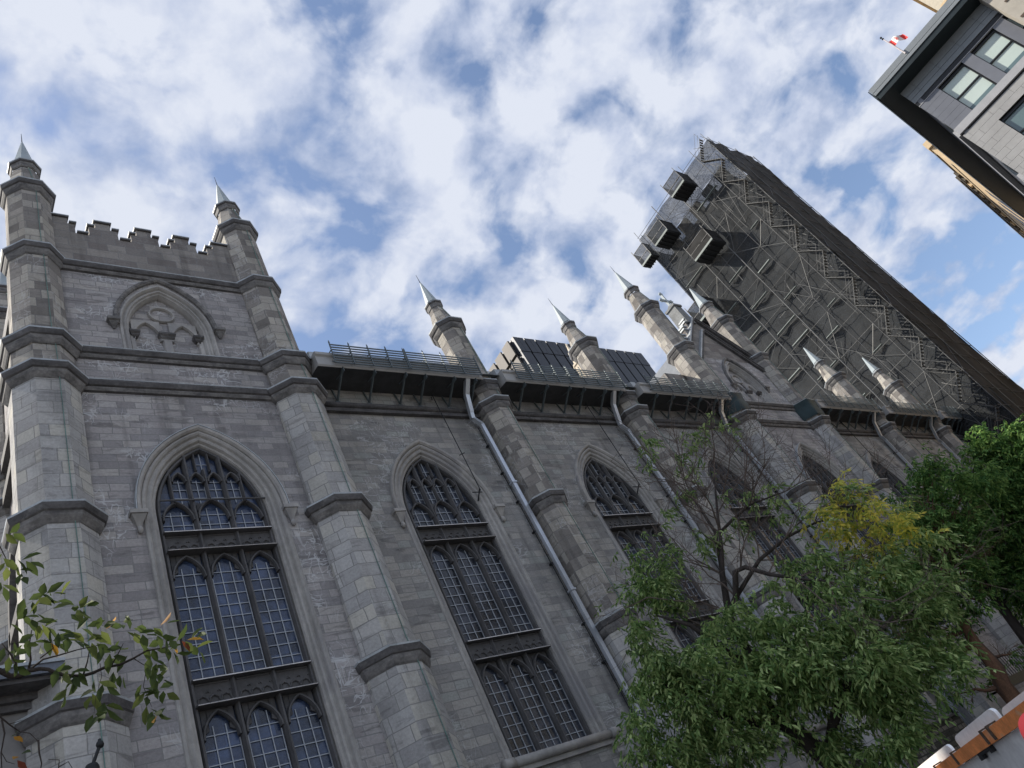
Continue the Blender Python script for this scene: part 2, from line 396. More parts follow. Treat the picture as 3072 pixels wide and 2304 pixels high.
def turret(kind):
    """octagonal buttress turret built at its axis; kind: tall ones flank the towers, small ones part the nave bays"""
    if kind == 'tall':
        s = 1.68; prof = [(0, 1.86), (9.6, 1.86), (10.45, 1.72), (15.55, s), (20.6, s), (22.0, 1.60), (22.1, 1.46), (26.4, 1.42), (26.5, 1.34), (30.3, 1.32)]
        cor = [(10.2, 1.84, 2.2), (15.3, 1.70, 2.18), (20.35, s, 2.17), (21.8, s, 2.08), (26.28, 1.43, 1.80), (30.15, 1.33, 1.73)]
        top = [(30.3, 1.24), (31.6, .80)]; crown = (32.05, .80, 1.05); cone = (32.1, .74, 34.1); rod = 34.8
        split = 20.4
    else:
        s = 1.32; prof = [(0, 1.50), (9.6, 1.50), (10.45, 1.36), (15.55, s), (20.6, s), (20.7, 1.24), (25.4, 1.24)]
        cor = [(10.2, 1.46, 1.84), (15.4, 1.34, 1.72), (20.4, s, 1.74), (21.45, 1.25, 1.6), (25.45, 1.25, 1.65)]
        top = [(25.5, 1.12), (26.85, .62)]; crown = (27.2, .62, .83); cone = (27.25, .58, 28.95); rod = 29.6
        split = 10.2
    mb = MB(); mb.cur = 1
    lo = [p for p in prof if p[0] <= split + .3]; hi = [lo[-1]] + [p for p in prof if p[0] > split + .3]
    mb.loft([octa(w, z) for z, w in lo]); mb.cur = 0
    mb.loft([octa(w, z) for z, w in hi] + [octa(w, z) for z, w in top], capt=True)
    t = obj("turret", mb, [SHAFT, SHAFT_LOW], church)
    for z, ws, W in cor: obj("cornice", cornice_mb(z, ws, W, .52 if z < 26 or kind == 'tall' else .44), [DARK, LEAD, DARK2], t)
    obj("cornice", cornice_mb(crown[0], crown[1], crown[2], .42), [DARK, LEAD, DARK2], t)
    mb = MB(); mb.loft([octa(cone[1], cone[0] + .1), octa(.07, cone[2])], capt=True)
    obj("spire", mb, SPIRE, t)
    mb = MB(); mb.tube([(0, 0, cone[2] - .1), (0, 0, rod)], [.022, .008], 5); obj("lightning_rod", mb, IRON, t)
    # copper conductor running down the right-hand front arris
    mb = MB(); r0 = []
    for z, w in reversed(prof + top):
        q = octa(w + .05, z)[6]; r0.append((q[0] - .12, q[1] - .005, z))
    zs = r0[0][2]; mb.tube(r0, .013, 4); obj("conductor_cable", mb, COPPER, t)
    return t
tall = turret('tall'); small = turret('small')
for i, x in enumerate(TX):
    src = tall if i in (0, 1, 4, 5) else small
    t = src if i in (0, 2) else copy_tree(src, church)
    t.location = Vector((x, CY, 0)) - _cinv
for (x, y) in ((3.48, 5.75), (11.0, 5.75)):
    t = copy_tree(tall, church); t.location = Vector((x, y, 0)) - _cinv

# pointed openings
def arch(cx, zb, zs, a, rise, d=0.0, n=12, legs=True):
    Rr = (a * a + rise * rise) / (2 * a); c = Rr - a; r = Rr + d
    za = math.sqrt(max(r * r - c * c, 0)); ang = math.atan2(za, -c)
    L = [(cx + c + r * math.cos(pi + (ang - pi) * k / n), zs + r * math.sin(pi + (ang - pi) * k / n) * 1.0) for k in range(n + 1)]
    L = [(x, zs + abs(z - zs)) for x, z in L]
    Rt = [(2 * cx - x, z) for x, z in L[:-1]][::-1]
    p = L + Rt
    if legs: p = [(cx - a - d, zb)] + p + [(cx + a + d, zb)]
    return p
def wall_with_arch(mb, x0, x1, z0, z1, y, op):
    cx, zb, zs, a, rise, d = op; P = arch(cx, zb, zs, a, rise, d); k = len(P) // 2
    Lp = P[:k + 1]; top = P[k][1]
    mb.face([(x0, y, z0), (x1, y, z0), (x1, y, zb), (x0, y, zb)])
    for (xa, za), (xb, zb2) in zip(Lp[:-1], Lp[1:]):
        mb.face([(x0, y, za), (xa, y, za), (xb, y, zb2), (x0, y, zb2)])
        ra, rb = 2 * cx - xa, 2 * cx - xb
        mb.face([(ra, y, za), (x1, y, za), (x1, y, zb2), (rb, y, zb2)])
    mb.face([(x0, y, top), (x1, y, top), (x1, y, z1), (x0, y, z1)])
def rings(cx, zb, zs, a, rise, y, prof, legs=True, n=12):
    return [[(x, y + dy, z) for x, z in arch(cx, zb, zs, a, rise, d, n, legs)] for d, dy in prof]

WZB, WZS, WA, WR = 6.98, 15.55, 1.50, 2.48
def halfw(z, a=WA, zs=WZS, rise=WR, d=0):
    if z <= zs: return a + d
    Rr = (a * a + rise * rise) / (2 * a); c = Rr - a; q = (Rr + d) ** 2 - (z - zs) ** 2
    return max(0, math.sqrt(max(q, 0)) - c)
def archz(dx, a=WA, zs=WZS, rise=WR):
    Rr = (a * a + rise * rise) / (2 * a); c = Rr - a
    return zs + math.sqrt(max(Rr * Rr - (abs(dx) + c) ** 2, 0))

def window(cx, y, glass, leadhood=False):
    mb = MB()
    mb.loft(rings(cx, WZB, WZS, WA, WR, y, [(.44, 0), (.42, -.04), (.36, -.06), (.31, -.02), (.285, .06), (.25, .05), (.20, .02), (.15, .05), (.12, .14), (.10, .145), (.06, .14), (.03, .20), (.0, .40)]), closed=False)
    w = cobj("lancet_window", mb, TRIM)
    gy = y + .36
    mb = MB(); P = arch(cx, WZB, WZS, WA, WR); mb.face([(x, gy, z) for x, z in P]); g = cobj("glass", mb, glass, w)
    # tracery
    t = MB(); y0, y1 = y + .16, gy - .005
    for s in (-1, 1):
        t.ribbon([(cx + s * .5, WZB), (cx + s * .5, archz(.5))], .13, y0, y1)
        t.ribbon([(cx + s * 1.0, 15.9), (cx + s * 1.0, archz(1.0))], .09, y0 + .03, y1)
        t.ribbon([(cx + s * .2, 17.15), (cx + s * .2, archz(.2))], .06, y0 + .05, y1)
    t.ribbon([(cx, 16.1), (cx, 17.2)], .09, y0 + .03, y1)
    P = arch(cx, WZB, WZS, WA - .05, WR - .05)
    t.ribbon(P, .11, y0 + .02, y1, ch=.5)
    def head(c, hw, zsp, zap, ztop, cusp=True):
        A = arch(c, zsp, zsp, hw, zap - zsp, 0, 9, legs=False)
        B = []
        for i, (x, z) in enumerate(A):
            u = i / (len(A) - 1); u = min(u, 1 - u) * 2
            k = max(0, 1 - abs(u - .42) / .16) * .13 * hw / .4 if cusp else 0
            dx = c - x; dz = (zsp - .05) - z; l = math.hypot(dx, dz) or 1
            B.append((x + dx / l * (k + .025), z + dz / l * (k + .025)))
        yy = gy - .05
        for (p, q) in zip(B[:-1], B[1:]):
            t.face([(p[0], yy, p[1]), (q[0], yy, q[1]), (q[0], yy, max(ztop, q[1])), (p[0], yy, max(ztop, p[1]))])
            t.face([(p[0], yy, p[1]), (p[0], gy, p[1]), (q[0], gy, q[1]), (q[0], yy, q[1])])
        t.ribbon(A, .075, y0 + .03, gy - .04, ch=.5)
    for c in (-.985, 0, .985):
        hw = .42 if c == 0 else .40
        head(cx + c, hw, 13.5, 14.16, 14.24); head(cx + c, hw, 9.2, 9.86, 9.94)
        if c == 0: head(cx, .42, 15.4, 16.05, 16.0, False)
        else: head(cx + c * .975, .40, 15.35, 15.98, 15.7, False)
    for c, hw in ((-.25, .19), (.25, .19), (-.755, .19), (.755, .19)):
        head(cx + c, hw, 16.72, 17.05, 16.9, False)
    # blind panels between the tiers
    for (za, zb) in ((14.30, 14.90), (10.00, 10.62)):
        t.box(cx - WA + .02, cx + WA - .02, gy - .10, gy - .02, za, zb)
        for c in (-1, 0, 1):
            for k in range(-1, 2):
                x = cx + c * .985 + k * .27
                t.ribbon([(x - .135, za + .08), (x - .09, za + .20), (x, za + .25), (x + .09, za + .20), (x + .135, za + .08)], .045, gy - .145, gy - .10)
                t.ribbon([(x + .135 - .035, za + .33), (x + .135, za + .37), (x + .135 + .035, za + .33)], .03, gy - .13, gy - .10)
            t.ribbon([(cx + c * .985 - .40, zb - .07), (cx + c * .985 + .40, zb - .07)], .05, gy - .13, gy - .10)
    cobj("tracery", t, TRAC, w)
    for (za, hh, yy) in ((14.86, .07, .06), (14.24, .08, .02), (10.58, .07, .06), (9.94, .08, .02)):
        mb = MB(); mb.box(cx - WA + .03, cx + WA - .03, y + yy, gy - .02, za, za + hh * .55); mb.cur = 1
        if yy < .05: mb.obox((cx - WA + .05, y + yy - .01, za - .0), (2 * WA - .1, 0, 0), (0, .10, .07), (0, -.01, .012))
        else: mb.box(cx - WA + .05, cx + WA - .05, y + yy - .012, y + yy - .001, za, za + .022)
        cobj("transom", mb, [TRAC, TRANSOM], w)
    b = MB()
    def vbar(x, z0, z1): b.box(x - .012, x + .012, gy - .035, gy - .008, z0, z1)
    for (z0, z1) in ((7.0, 9.55), (10.66, 13.85), (14.94, 15.7)):
        for c in (-.985, 0, .985):
            for k in (-.145, .145): vbar(cx + c + k, z0, z1 + .12 if c == 0 else z1)
            for k in (-.40, .40): vbar(cx + c + k, z0, z1 - .38)
            z = z0 + .32
            while z < z1 + .1:
                hw = .40 if z < z1 - .35 else .40 * math.sqrt(max(0, 1 - ((z - z1 + .35) / .75) ** 2))
                b.box(cx + c - hw, cx + c + hw, gy - .03, gy - .008, z - .011, z + .011); z += .335
    for c in (-.755, -.25, .25, .755):
        vbar(cx + c, 16.0, min(16.85, archz(c) - .2)); 
        for k in (-.2, .2): vbar(cx + c + k, 16.0, 16.6)
        for z in (16.2, 16.5, 16.78): b.box(cx + c - .2, cx + c + .2, gy - .03, gy - .008, z - .01, z + .01)
    vbar(cx, 17.1, archz(0) - .15); b.box(cx - .2, cx + .2, gy - .03, gy - .008, 17.45, 17.47)
    cobj("glazing_bars", b, LEADCAME, w)
    # hood mould with corbel stops
    mb = MB()
    pr = [(.44, -.0), (.445, -.07), (.49, -.13), (.56, -.15), (.585, -.10), (.59, 0)]
    R_ = []
    for d, dy in pr: R_.append([(x, y + dy, z) for x, z in arch(cx, WZS - .12, WZS, WA, WR, d)])
    mb.loft(R_, closed=False); mb.loft([[r[0] for r in R_], [(p[0], p[1], p[2] - .02) for p in [r[0] for r in R_]]], closed=False)
    if leadhood:
        mb.cur = 1; mb.loft([[(x, y + dy, z) for x, z in arch(cx, WZS - .1, WZS, WA, WR, d)] for d, dy in ((.575, -.155), (.602, -.155), (.602, 0))], closed=False)
    mb.cur = 0
    for s in (-1, 1):
        x = cx + s * (WA + .57)
        mb.box(x - .22, x + .22, y - .24, y, WZS - .22, WZS - .10)
        q = [[(x + sx * h, y - dd if sy < 0 else y, zz) for sx, sy in ((-1, -1), (1, -1), (1, 1), (-1, 1))] for h, dd, zz in ((.05, .06, WZS - .56), (.10, .12, WZS - .42), (.18, .20, WZS - .26), (.18, .20, WZS - .22))]
        mb.loft(q, capb=True)
        mb.smooth = True
        mb.loft([[(x + r * math.cos(2 * pi * k / 8), y - .07 + r * math.sin(2 * pi * k / 8), zz) for k in range(8)] for r, zz in ((.01, WZS - .78), (.06, WZS - .74), (.08, WZS - .66), (.06, WZS - .58), (.03, WZS - .55))])
        mb.smooth = False
    cobj("hood_mould", mb, [TRIM, LEAD], w)
    # roll sill on knob corbels
    mb = MB(); mb.smooth = True
    mb.tube([(cx - 2.15, y - .16, 6.86), (cx - 1.82, y - .16, 6.86)], .15, 10)
    mb.tube([(cx - 1.82, y - .14, 6.86), (cx + 1.82, y - .14, 6.86)], .13, 10)
    mb.tube([(cx + 1.82, y - .16, 6.86), (cx + 2.15, y - .16, 6.86)], .15, 10); mb.smooth = False
    mb.obox((cx - WA - .44, y - .1, 6.88), (2 * WA + .88, 0, 0), (0, .5, .14), (0, 0, .02))
    mb.box(cx - 2.0, cx + 2.0, y - .11, y, 6.60, 6.76)
    for s in (-1, 1):
        x = cx + s * 1.95
        mb.loft([[(x + sx * h, y - dd if sy < 0 else y, zz) for sx, sy in ((-1, -1), (1, -1), (1, 1), (-1, 1))] for h, dd, zz in ((.05, .06, 6.2), (.12, .14, 6.32), (.10, .12, 6.42), (.17, .2, 6.55), (.17, .2, 6.62))], capb=True)
    cobj("sill", mb, TRIM, w)
    return w
bays = [(0, 1, YT, 'tower'), (1, 2, 0, 'nave'), (2, 3, 0, 'nave'), (3, 4, 0, 'nave'), (4, 5, YT, 'gable'), (5, 6, 0, 'nave'), (6, 7, 0, 'nave'), (7, None, 0, 'nave')]
ZTOP = 21.7
for n_, (i, j, y, kind) in enumerate(bays):
    x0 = TX[i]; x1 = TX[j] if j else 71.2
    cx = (x0 + x1) / 2
    if kind == 'nave': cx += .08 if i == 1 else (.2 if i == 2 else .12)
    elif kind == 'tower': cx = 7.38
    mb = MB(); zt = ZTOP if kind == 'nave' else 26.0
    wall_with_arch(mb, x0, x1, 0, zt if kind == 'nave' else 20.0, y, (cx, WZB, WZS, WA, WR, .44))
    if kind == 'nave':
        mb.face([(x0, y, zt), (x1, y, zt), (x1, y + .5, zt), (x0, y + .5, zt)])
    cobj("wall", mb, WALL if kind != 'nave' else WALL2)
    window(cx, y, GLASS if kind == 'tower' else GLASS_G, kind != 'nave')

def course(x0, x1, y, z, h=.42, out=.20, mats=(DARK, LEAD), name="string_course"):
    """moulded string course along x; z its upper lip"""
    mb = MB(); pr = [(z - h, 0), (z - h + .03, -out * .35), (z - h + .12, -out * .55), (z - h + .17, -out * .5), (z - h + .2, -out * .8), (z - .1, -out), (z - .03, -out)]
    mb.loft([[(x0, y + dy, zz), (x1, y + dy, zz)][::-1] for zz, dy in pr], closed=False)
    mb.cur = 1; mb.loft([[(x0, y + dy, zz), (x1, y + dy, zz)][::-1] for zz, dy in ((z - .03, -out), (z, -out - .012), (z + .06, 0))], closed=False)
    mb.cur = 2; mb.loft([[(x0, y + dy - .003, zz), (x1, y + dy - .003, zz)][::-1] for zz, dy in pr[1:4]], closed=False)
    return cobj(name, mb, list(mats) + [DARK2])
for (a, b) in ((0, 1), (4, 5)):
    course(TX[a] + .6, TX[b] - .6, YT, 20.4); course(TX[a] + .6, TX[b] - .6, YT, 21.85)
course(TX[0] + .5, TX[1] - .5, YT, 26.22)
for i, j in ((1, 2), (2, 3), (3, 4), (5, 6), (6, 7), (7, None)):
    x0 = TX[i] + .55; x1 = TX[j] - .55 if j else 71
    mb = MB(); mb.smooth = True; mb.tube([(x0, -.07, 20.33), (x1, -.07, 20.33)], .13, 10); mb.smooth = False
    mb.box(x0, x1, -.15, 0, 19.98, 20.12); mb.box(x0, x1, -.09, -.002, 20.122, 20.23)
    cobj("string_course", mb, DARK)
    if i >= 2:
        mb = MB(); mb.smooth = True; mb.tube([(x0, -.10, 5.05), (x1, -.10, 5.05)], .14, 10); cobj("string_course", mb, TRIM)

# blind arch panels high on the tower bay and on the gable bay
def upper_wall(xc, x0, x1, ztop, mat):
    a, zs, rise, d = 1.16, 23.2, 2.0, .36
    mb = MB(); zb = 21.9
    wall_with_arch(mb, x0, x1, 20.0, ztop, YT, (xc, zb, zs, a, rise, d))
    cobj("wall", mb, mat)
    mb = MB()
    mb.loft(rings(xc, zb, zs, a, rise, YT, [(.36, 0), (.34, -.05), (.28, -.06), (.24, 0), (.22, .07), (.17, .04), (.12, .03), (.09, .10), (.05, .11), (.0, .24), (-.002, .36)]), closed=False)
    b = cobj("blind_arch", mb, TRIM)
    mb = MB(); yp = YT + .24
    mb.face([(x, yp + .10, z) for x, z in arch(xc, zb, zs, a, rise, .05)])
    cobj("panel", mb, mat, b)
    t = MB()
    for s in (-1, 1):
        t.ribbon(arch(xc + s * .60, 22.9, 23.05, .44, .78, 0, 9), .13, yp - .02, yp + .12, ch=.6)
    t.ribbon([(xc, zb), (xc, 23.1)], .30, yp - .02, yp + .12, ch=.8)
    for s in (-1, 1): t.ribbon([(xc + s * 1.09, zb), (xc + s * 1.09, 23.1)], .16, yp - .02, yp + .12, ch=.8)
    t.ribbon([(xc + .40 * math.cos(q * pi / 10), 24.33 + .36 * math.sin(q * pi / 10)) for q in range(21)], .10, yp - .0, yp + .12, ch=.5)
    # spandrel plate left standing around circle and twin arches
    A = arch(xc, 23.05, zs, a - .02, rise - .02, 0, 12); 
    k = len(A) // 2
    for s in (-1, 1):
        sub = arch(xc + s * .60, 23.05, 23.05, .46, .80, 0, 8, legs=False)
        for p, q in zip(sub[:-1], sub[1:]):
            zt1 = min(23.93, max(p[1], zs + .0)); zt2 = min(23.93, max(q[1], zs))
            t.face([(p[0], yp + .03, p[1]), (q[0], yp + .03, q[1]), (q[0], yp + .03, max(q[1], 23.92)), (p[0], yp + .03, max(p[1], 23.92))])
    cobj("tracery", t, TRIM, b)
    for x, hw in ((xc, .27), (xc - 1.02, .17), (xc + 1.02, .17)):
        mb = MB(); mb.loft([[(x + sx * h, yp - dd if sy < 0 else yp + .1, zz) for sx, sy in ((-1, -1), (1, -1), (1, 1), (-1, 1))] for h, dd, zz in ((hw - .09, .03, 22.98), (hw - .05, .08, 23.04), (hw - .04, .08, 23.08), (hw, .14, 23.14), (hw, .14, 23.22))], capb=True, capt=True)
        cobj("capital", mb, DARK, b)
    mb = MB(); R_ = [[(x, YT + dy, z) for x, z in arch(xc, zs + .15, zs + .15, a, rise, d_)] for d_, dy in ((.36, 0), (.365, -.08), (.42, -.13), (.49, -.14), (.515, -.08), (.52, 0))]
    mb.loft(R_, closed=False)
    for s in (-1, 1):
        x = xc + s * (a + .53)
        mb.loft([[(x + sx * h, YT - dd if sy < 0 else YT, zz) for sx, sy in ((-1, -1), (1, -1), (1, 1), (-1, 1))] for h, dd, zz in ((.04, .05, 22.98), (.06, .08, 23.06), (.14, .16, 23.2), (.14, .16, 23.24), (.19, .22, 23.28), (.19, .22, 23.4))], capb=True, capt=True)
    cobj("hood_mould", mb, [DARK2], b)
upper_wall(7.24, TX[0], TX[1], 26.0, WALL)

# battlement of the tower bay
PAR = [(3.9, 4.63, 28.98), (4.63, 4.85, 28.66), (4.85, 5.3, 28.12), (5.3, 5.53, 28.66), (5.53, 6.02, 28.97), (6.02, 6.25, 28.64), (6.25, 6.7, 28.12), (6.7, 6.92, 28.6), (6.92, 7.42, 28.95),
       (7.42, 7.65, 28.62), (7.65, 8.08, 28.1), (8.08, 8.29, 28.57), (8.29, 8.8, 28.9), (8.8, 9.03, 28.58), (9.03, 9.46, 28.08), (9.46, 9.72, 28.57), (9.72, 10.5, 28.88)]
mb = MB(); PW = stone("parapet_stone", [G(.19, .172, .162), G(.25, .232, .215), G(.21, .195, .185), G(.275, .255, .235)], bw=1.0, bh=.42, strata=.25, scrib=.08)
for a, b, z in PAR:
    mb.face([(a, YT, 26.0), (b, YT, 26.0), (b, YT, z), (a, YT, z)]); mb.face([(b, YT + .4, 26), (a, YT + .4, 26), (a, YT + .4, z), (b, YT + .4, z)])
    mb.face([(a, YT, z), (b, YT, z), (b, YT + .4, z), (a, YT + .4, z)])
for (a, b, z), (a2, b2, z2) in zip(PAR[:-1], PAR[1:]):
    lo, hi = min(z, z2), max(z, z2); mb.face([(b, YT, lo), (b, YT + .4, lo), (b, YT + .4, hi), (b, YT, hi)])
par = cobj("parapet", mb, PW)
for k, (a, b, z) in enumerate(PAR):
    mb = MB(); l = PAR[k - 1][2] if k else 99; r = PAR[k + 1][2] if k < len(PAR) - 1 else 99
    ea = .05 if l < z else -.055; eb = .05 if r < z else -.055
    mb.box(a - ea, b + eb, YT - .06, YT + .46, z + .002, z + .05); mb.cur = 1; mb.box(a - ea - .01, b + eb + .01, YT - .075, YT + .475, z + .051, z + .10)
    cobj("coping", mb, [DARK, LEAD], par)
# other sides of the tower bay
mb = MB(); mb.obox((TX[0] - .25, 0, 0), (0, 5.8, 0), (.3, 0, 0), (0, 0, 28.1)); mb.obox((TX[0], 5.6, 0), (7.5, 0, 0), (0, .3, 0), (0, 0, 28.1)); mb.obox((TX[1] - .05, 0.2, 0), (0, 5.6, 0), (.3, 0, 0), (0, 0, 28.1))
cobj("wall", mb, WALL)
for z in (10.2, 15.3, 20.4, 21.85, 26.2):
    mb = MB(); mb.box(TX[0] - .45, TX[0] - .25, .4, 5.1, z - .4, z); cobj("string_course", mb, DARK)
mb = MB()
mb.loft([[(TX[0] - .25 + dy, yy, zz) for yy, zz in arch(2.8, 7, 15.5, 1.2, 2.2, d)] for d, dy in ((.55, 0), (.55, -.2), (.3, -.2), (.3, 0))], closed=False)
cobj("hood_mould", mb, DARK)

# gable bay (second pair of tall turrets): raking parapet, cross
GX = (TX[4] + TX[5]) / 2
upper_wall(GX, TX[4], TX[5], 25.75, WALL)
mb = MB()
mb.face([(TX[4] + .2, YT, 25.75), (TX[5] - .2, YT, 25.75), (TX[5] - .2, YT, 26.1), (GX + .1, YT, 29.7), (GX - .1, YT, 29.7), (TX[4] + .2, YT, 26.1)])
gw = cobj("gable_wall", mb, PW)
def rake(z0, z1, th, out, s, mats, name):
    mb = MB(); x1 = GX; x0 = GX + s * 3.3
    d = Vector((x1 - x0, 0, z1 - z0)); nrm = Vector((-d.z, 0, d.x)).normalized()
    if nrm.z < 0: nrm = -nrm
    mb.obox((x0, YT - out, z0), tuple(d), (0, out + .3, 0), tuple(nrm * th)); mb.cur = 1 if len(mats) > 1 else 0
    mb.obox(tuple(Vector((x0, YT - out - .05, z0)) + nrm * (th + .002)), tuple(d), (0, out + .35, 0), tuple(nrm * .10))
    return cobj(name, mb, mats, gw)
for s in (-1, 1):
    m_ = [DARK, LEAD] if s < 0 else [DARK]
    rake(24.75, 28.35, .16, .16, s, m_, "raking_cornice"); rake(26.0, 29.55, .14, .18, s, m_, "raking_cornice")
for s, xs in ((1, (.62, 1.62, 2.62)), (-1, (.7, 1.5, 2.4))):
    for k, dx in enumerate(xs):
        zt = 30.3 - dx * 1.06; x = GX + s * dx
        mb = MB(); mb.box(x - .32, x + .32, YT + .02, YT + .42, zt - 1.5, zt - .3); mb.box(x - .16, x + .16, YT + .02, YT + .42, zt - .298, zt)
        mm = cobj("merlon", mb, PW, gw)
        mb = MB(); mb.box(x - .38, x + .38, YT - .04, YT + .48, zt - .299, zt - .2); mb.box(x - .22, x + .22, YT - .04, YT + .48, zt + .002, zt + .1); cobj("coping", mb, LEAD, mm) if False else cobj("coping", mb, LEAD, gw)
mb = MB(); px0 = GX - .45
mb.loft([[(px0 + sx * h, YT + .3 + sy * h, z) for sx, sy in ((-1, -1), (1, -1), (1, 1), (-1, 1))] for h, z in ((.42, 29.2), (.36, 30.9), (.44, 30.92), (.44, 31.08), (.2, 31.25), (.12, 31.4))], capt=True)
cobj("gable_pinnacle", mb, plain("weathered_lead", (.19, .20, .205), rough=.7, var=.35, scale=2), gw)
mb = MB(); cxx = px0; cz = 31.9
mb.smooth = False; mb.box(cxx - .07, cxx + .07, YT + .23, YT + .37, 31.4, 32.6); mb.box(cxx - .48, cxx + .48, YT + .235, YT + .365, cz - .07, cz + .07); mb.smooth = True
for (dx, dz) in ((-.5, cz), (.5, cz), (0, 32.62)):
    for (ax, az) in ((0, 0), (.09, 0), (-.09, 0), (0, .09), (0, -.09)):
        mb.loft([[(cxx + dx + ax + r * math.cos(q * pi / 3), YT + .3 + r * math.sin(q * pi / 3), dz + az + h) for q in range(6)] for r, h in ((.01, -.09), (.08, -.05), (.09, 0), (.08, .05), (.01, .09))])
cobj("cross", mb, SPIRE, gw)
# roof of the gable bay running back
mb = MB(); zr = 29.3
mb.face([(TX[4] - .1, 0, 25.2), (GX, 0, zr), (GX, 12, zr), (TX[4] - .1, 12, 25.2)]); mb.face([(GX, 0, zr), (TX[5] + .1, 0, 25.2), (TX[5] + .1, 12, 25.2), (GX, 12, zr)])
cobj("roof", mb, ROOFM)
mb = MB(); mb.obox((34.2, .35, 21.5), (2.4, 0, 0), (0, 9, 0), (0, 0, 2.0)); mb.obox((34.6, .36, 23.502), (2, 0, 0), (0, 9, 0), (0, 0, 1.3))
cobj("wall", mb, PW)

# eaves of the nave: soffit, gutter, snow guard with its brackets
for i, j in ((1, 2), (2, 3), (3, 4), (5, 6), (6, 7), (7, None)):
    tall_l = i in (1, 5); tall_r = j == 4
    x0 = TX[i] + (.78 if tall_l else .62); x1 = (TX[j] - (.78 if tall_r else .62)) if j else 68.2
    mb = MB(); pr = [(-1.12, 21.18), (-1.16, 21.16), (-1.2, 21.22), (-1.2, 21.62), (-1.27, 21.68), (-1.27, 21.80), (-1.2, 21.84), (-1.05, 21.84)]
    mb.loft([[(x0, y, z), (x1, y, z)][::-1] for y, z in pr], closed=False)
    for xx in (x0, x1): mb.face([(xx, y, z) for y, z in pr] + [(xx, -.3, 21.84), (xx, -.3, 21.3)])
    gtr = cobj("gutter", mb, FASCIA)
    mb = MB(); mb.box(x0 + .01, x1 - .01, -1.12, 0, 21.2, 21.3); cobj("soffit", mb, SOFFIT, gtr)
    n = 6; off = [1.0, 2.35, 3.75, 4.68, 6.1, 7.2]
    for o_ in off:
        x = x0 + o_ * (x1 - x0) / 7.6
        mb = MB(); mb.bar((x, -1.18, 21.2), (x, -.12, 20.52), .05, .09); mb.box(x - .09, x + .09, -.13, -.02, 20.42, 20.50); mb.bar((x, -.12, 20.5), (x, -.03, 21.2), .05)
        mb.bar((x, -.98, 21.06), (x, -.55, 21.2), .04); mb.box(x - .012, x + .012, -1.2, -1.02, 20.98, 21.17)
        cobj("bracket", mb, GALV, gtr)
    sg = MB(); a = Vector((0, -1.31, 21.22)); b = Vector((0, -1.40, 22.2)); ns = 8
    sx0, sx1 = x0 + .62, x1 - .12
    for seg in ((0, .475), (.485, 1)):
        xa = sx0 + (sx1 - sx0) * seg[0]; xb = sx0 + (sx1 - sx0) * seg[1]
        for k in range(ns):
            p = a.lerp(b, (k + .35) / ns); sh = 0
            sg.box(xa + sh, xb + sh, p.y - .014, p.y + .014, p.z - .027, p.z + .027)
        for k in range(5):
            x = xa + (xb - xa) * k / 4
            sg.bar((x, a.y - .03, a.z), (x, b.y - .03, b.z), .035, .04)
            sg.bar((x, -.7, 21.9), (x, a.y - .04, a.z + .62), .03, .03)
            sg.idx([(x - .045, b.y - .04, b.z - .02), (x + .045, b.y - .04, b.z - .02), (x, b.y - .04, b.z + .12), (x, b.y + .0, b.z + .03)], [(0, 1, 2), (1, 3, 2), (0, 2, 3), (0, 3, 1)])
            sg.bar((x, a.y, a.z + .05), (x, -.9, 21.83), .03)
    cobj("snow_guard", sg, GALV, gtr)
    for xx, s in ((x0, 1), (x1, -1)):
        mb = MB(); mb.obox((xx, -.9, 21.85), (s * .35, 0, 0), (0, .6, .2), (0, 0, .35)); mb.obox((xx, -.5, 22.0), (s * .5, 0, 0), (0, .5, .2), (0, 0, .5)); cobj("flashing", mb, LEAD, gtr)
# nave roof, kept low behind the eaves
mb = MB()
for (xa, xb) in ((11.1, 36.7), (44.5, 67.2)):
    mb.face([(xa, -1.0, 21.7), (xb, -1.0, 21.7), (xb, 14, 28.5), (xa, 14, 28.5)]); mb.face([(xa, 14, 28.5), (xb, 14, 28.5), (xb, 29, 21.7), (xa, 29, 21.7)])
mb.face([(11.1, 0.4, 0), (11.1, 29, 0), (11.1, 29, 21.7), (11.1, 14, 28.5), (11.1, .4, 21.7)][::-1])
mb.box(36.7, 44.5, 12, 29, 0, 26)
cobj("roof", mb, ROOFM)

# rain water pipes: swan neck from the gutter, then straight down
for k, xt in enumerate((TX[2] - .98, TX[3] - 1.0, TX[4] - 1.2, TX[6] - 1.0, TX[7] - 1.15)):
    mb = MB(); s = .105
    def seg(p, q, w=.165): mb.bar(p, q, w, w * .85)
    xa = xt - .36
    seg((xa, -1.14, 21.3), (xa, -.62, 20.78), .20); seg((xa, -.62, 20.8), (xa, -.36, 20.0), .19); seg((xa, -.36, 20.02), (xa, -.28, 19.72), .175)
    seg((xa, -.28, 19.75), (xt, -.22, 19.5)); seg((xt, -.22, 19.52), (xt, -.2, 0.2))
    for z in (16.4, 11.6, 7.2): mb.box(xt - .12, xt + .12, -.32, -.09, z, z + .07)
    dp = cobj("downpipe", mb, GALV_L)
    mb = MB()
    for z in (18.4, 17.0, 15.6, 14.2, 12.8, 10.4, 9.0): mb.box(xt - .19, xt - .1, -.14, -.0, z, z + .05)
    mb.bar((xt - .15, -.1, 19.4), (xt - .15, -.1, 1), .022); cobj("pipe_clip", mb, IRON, dp)
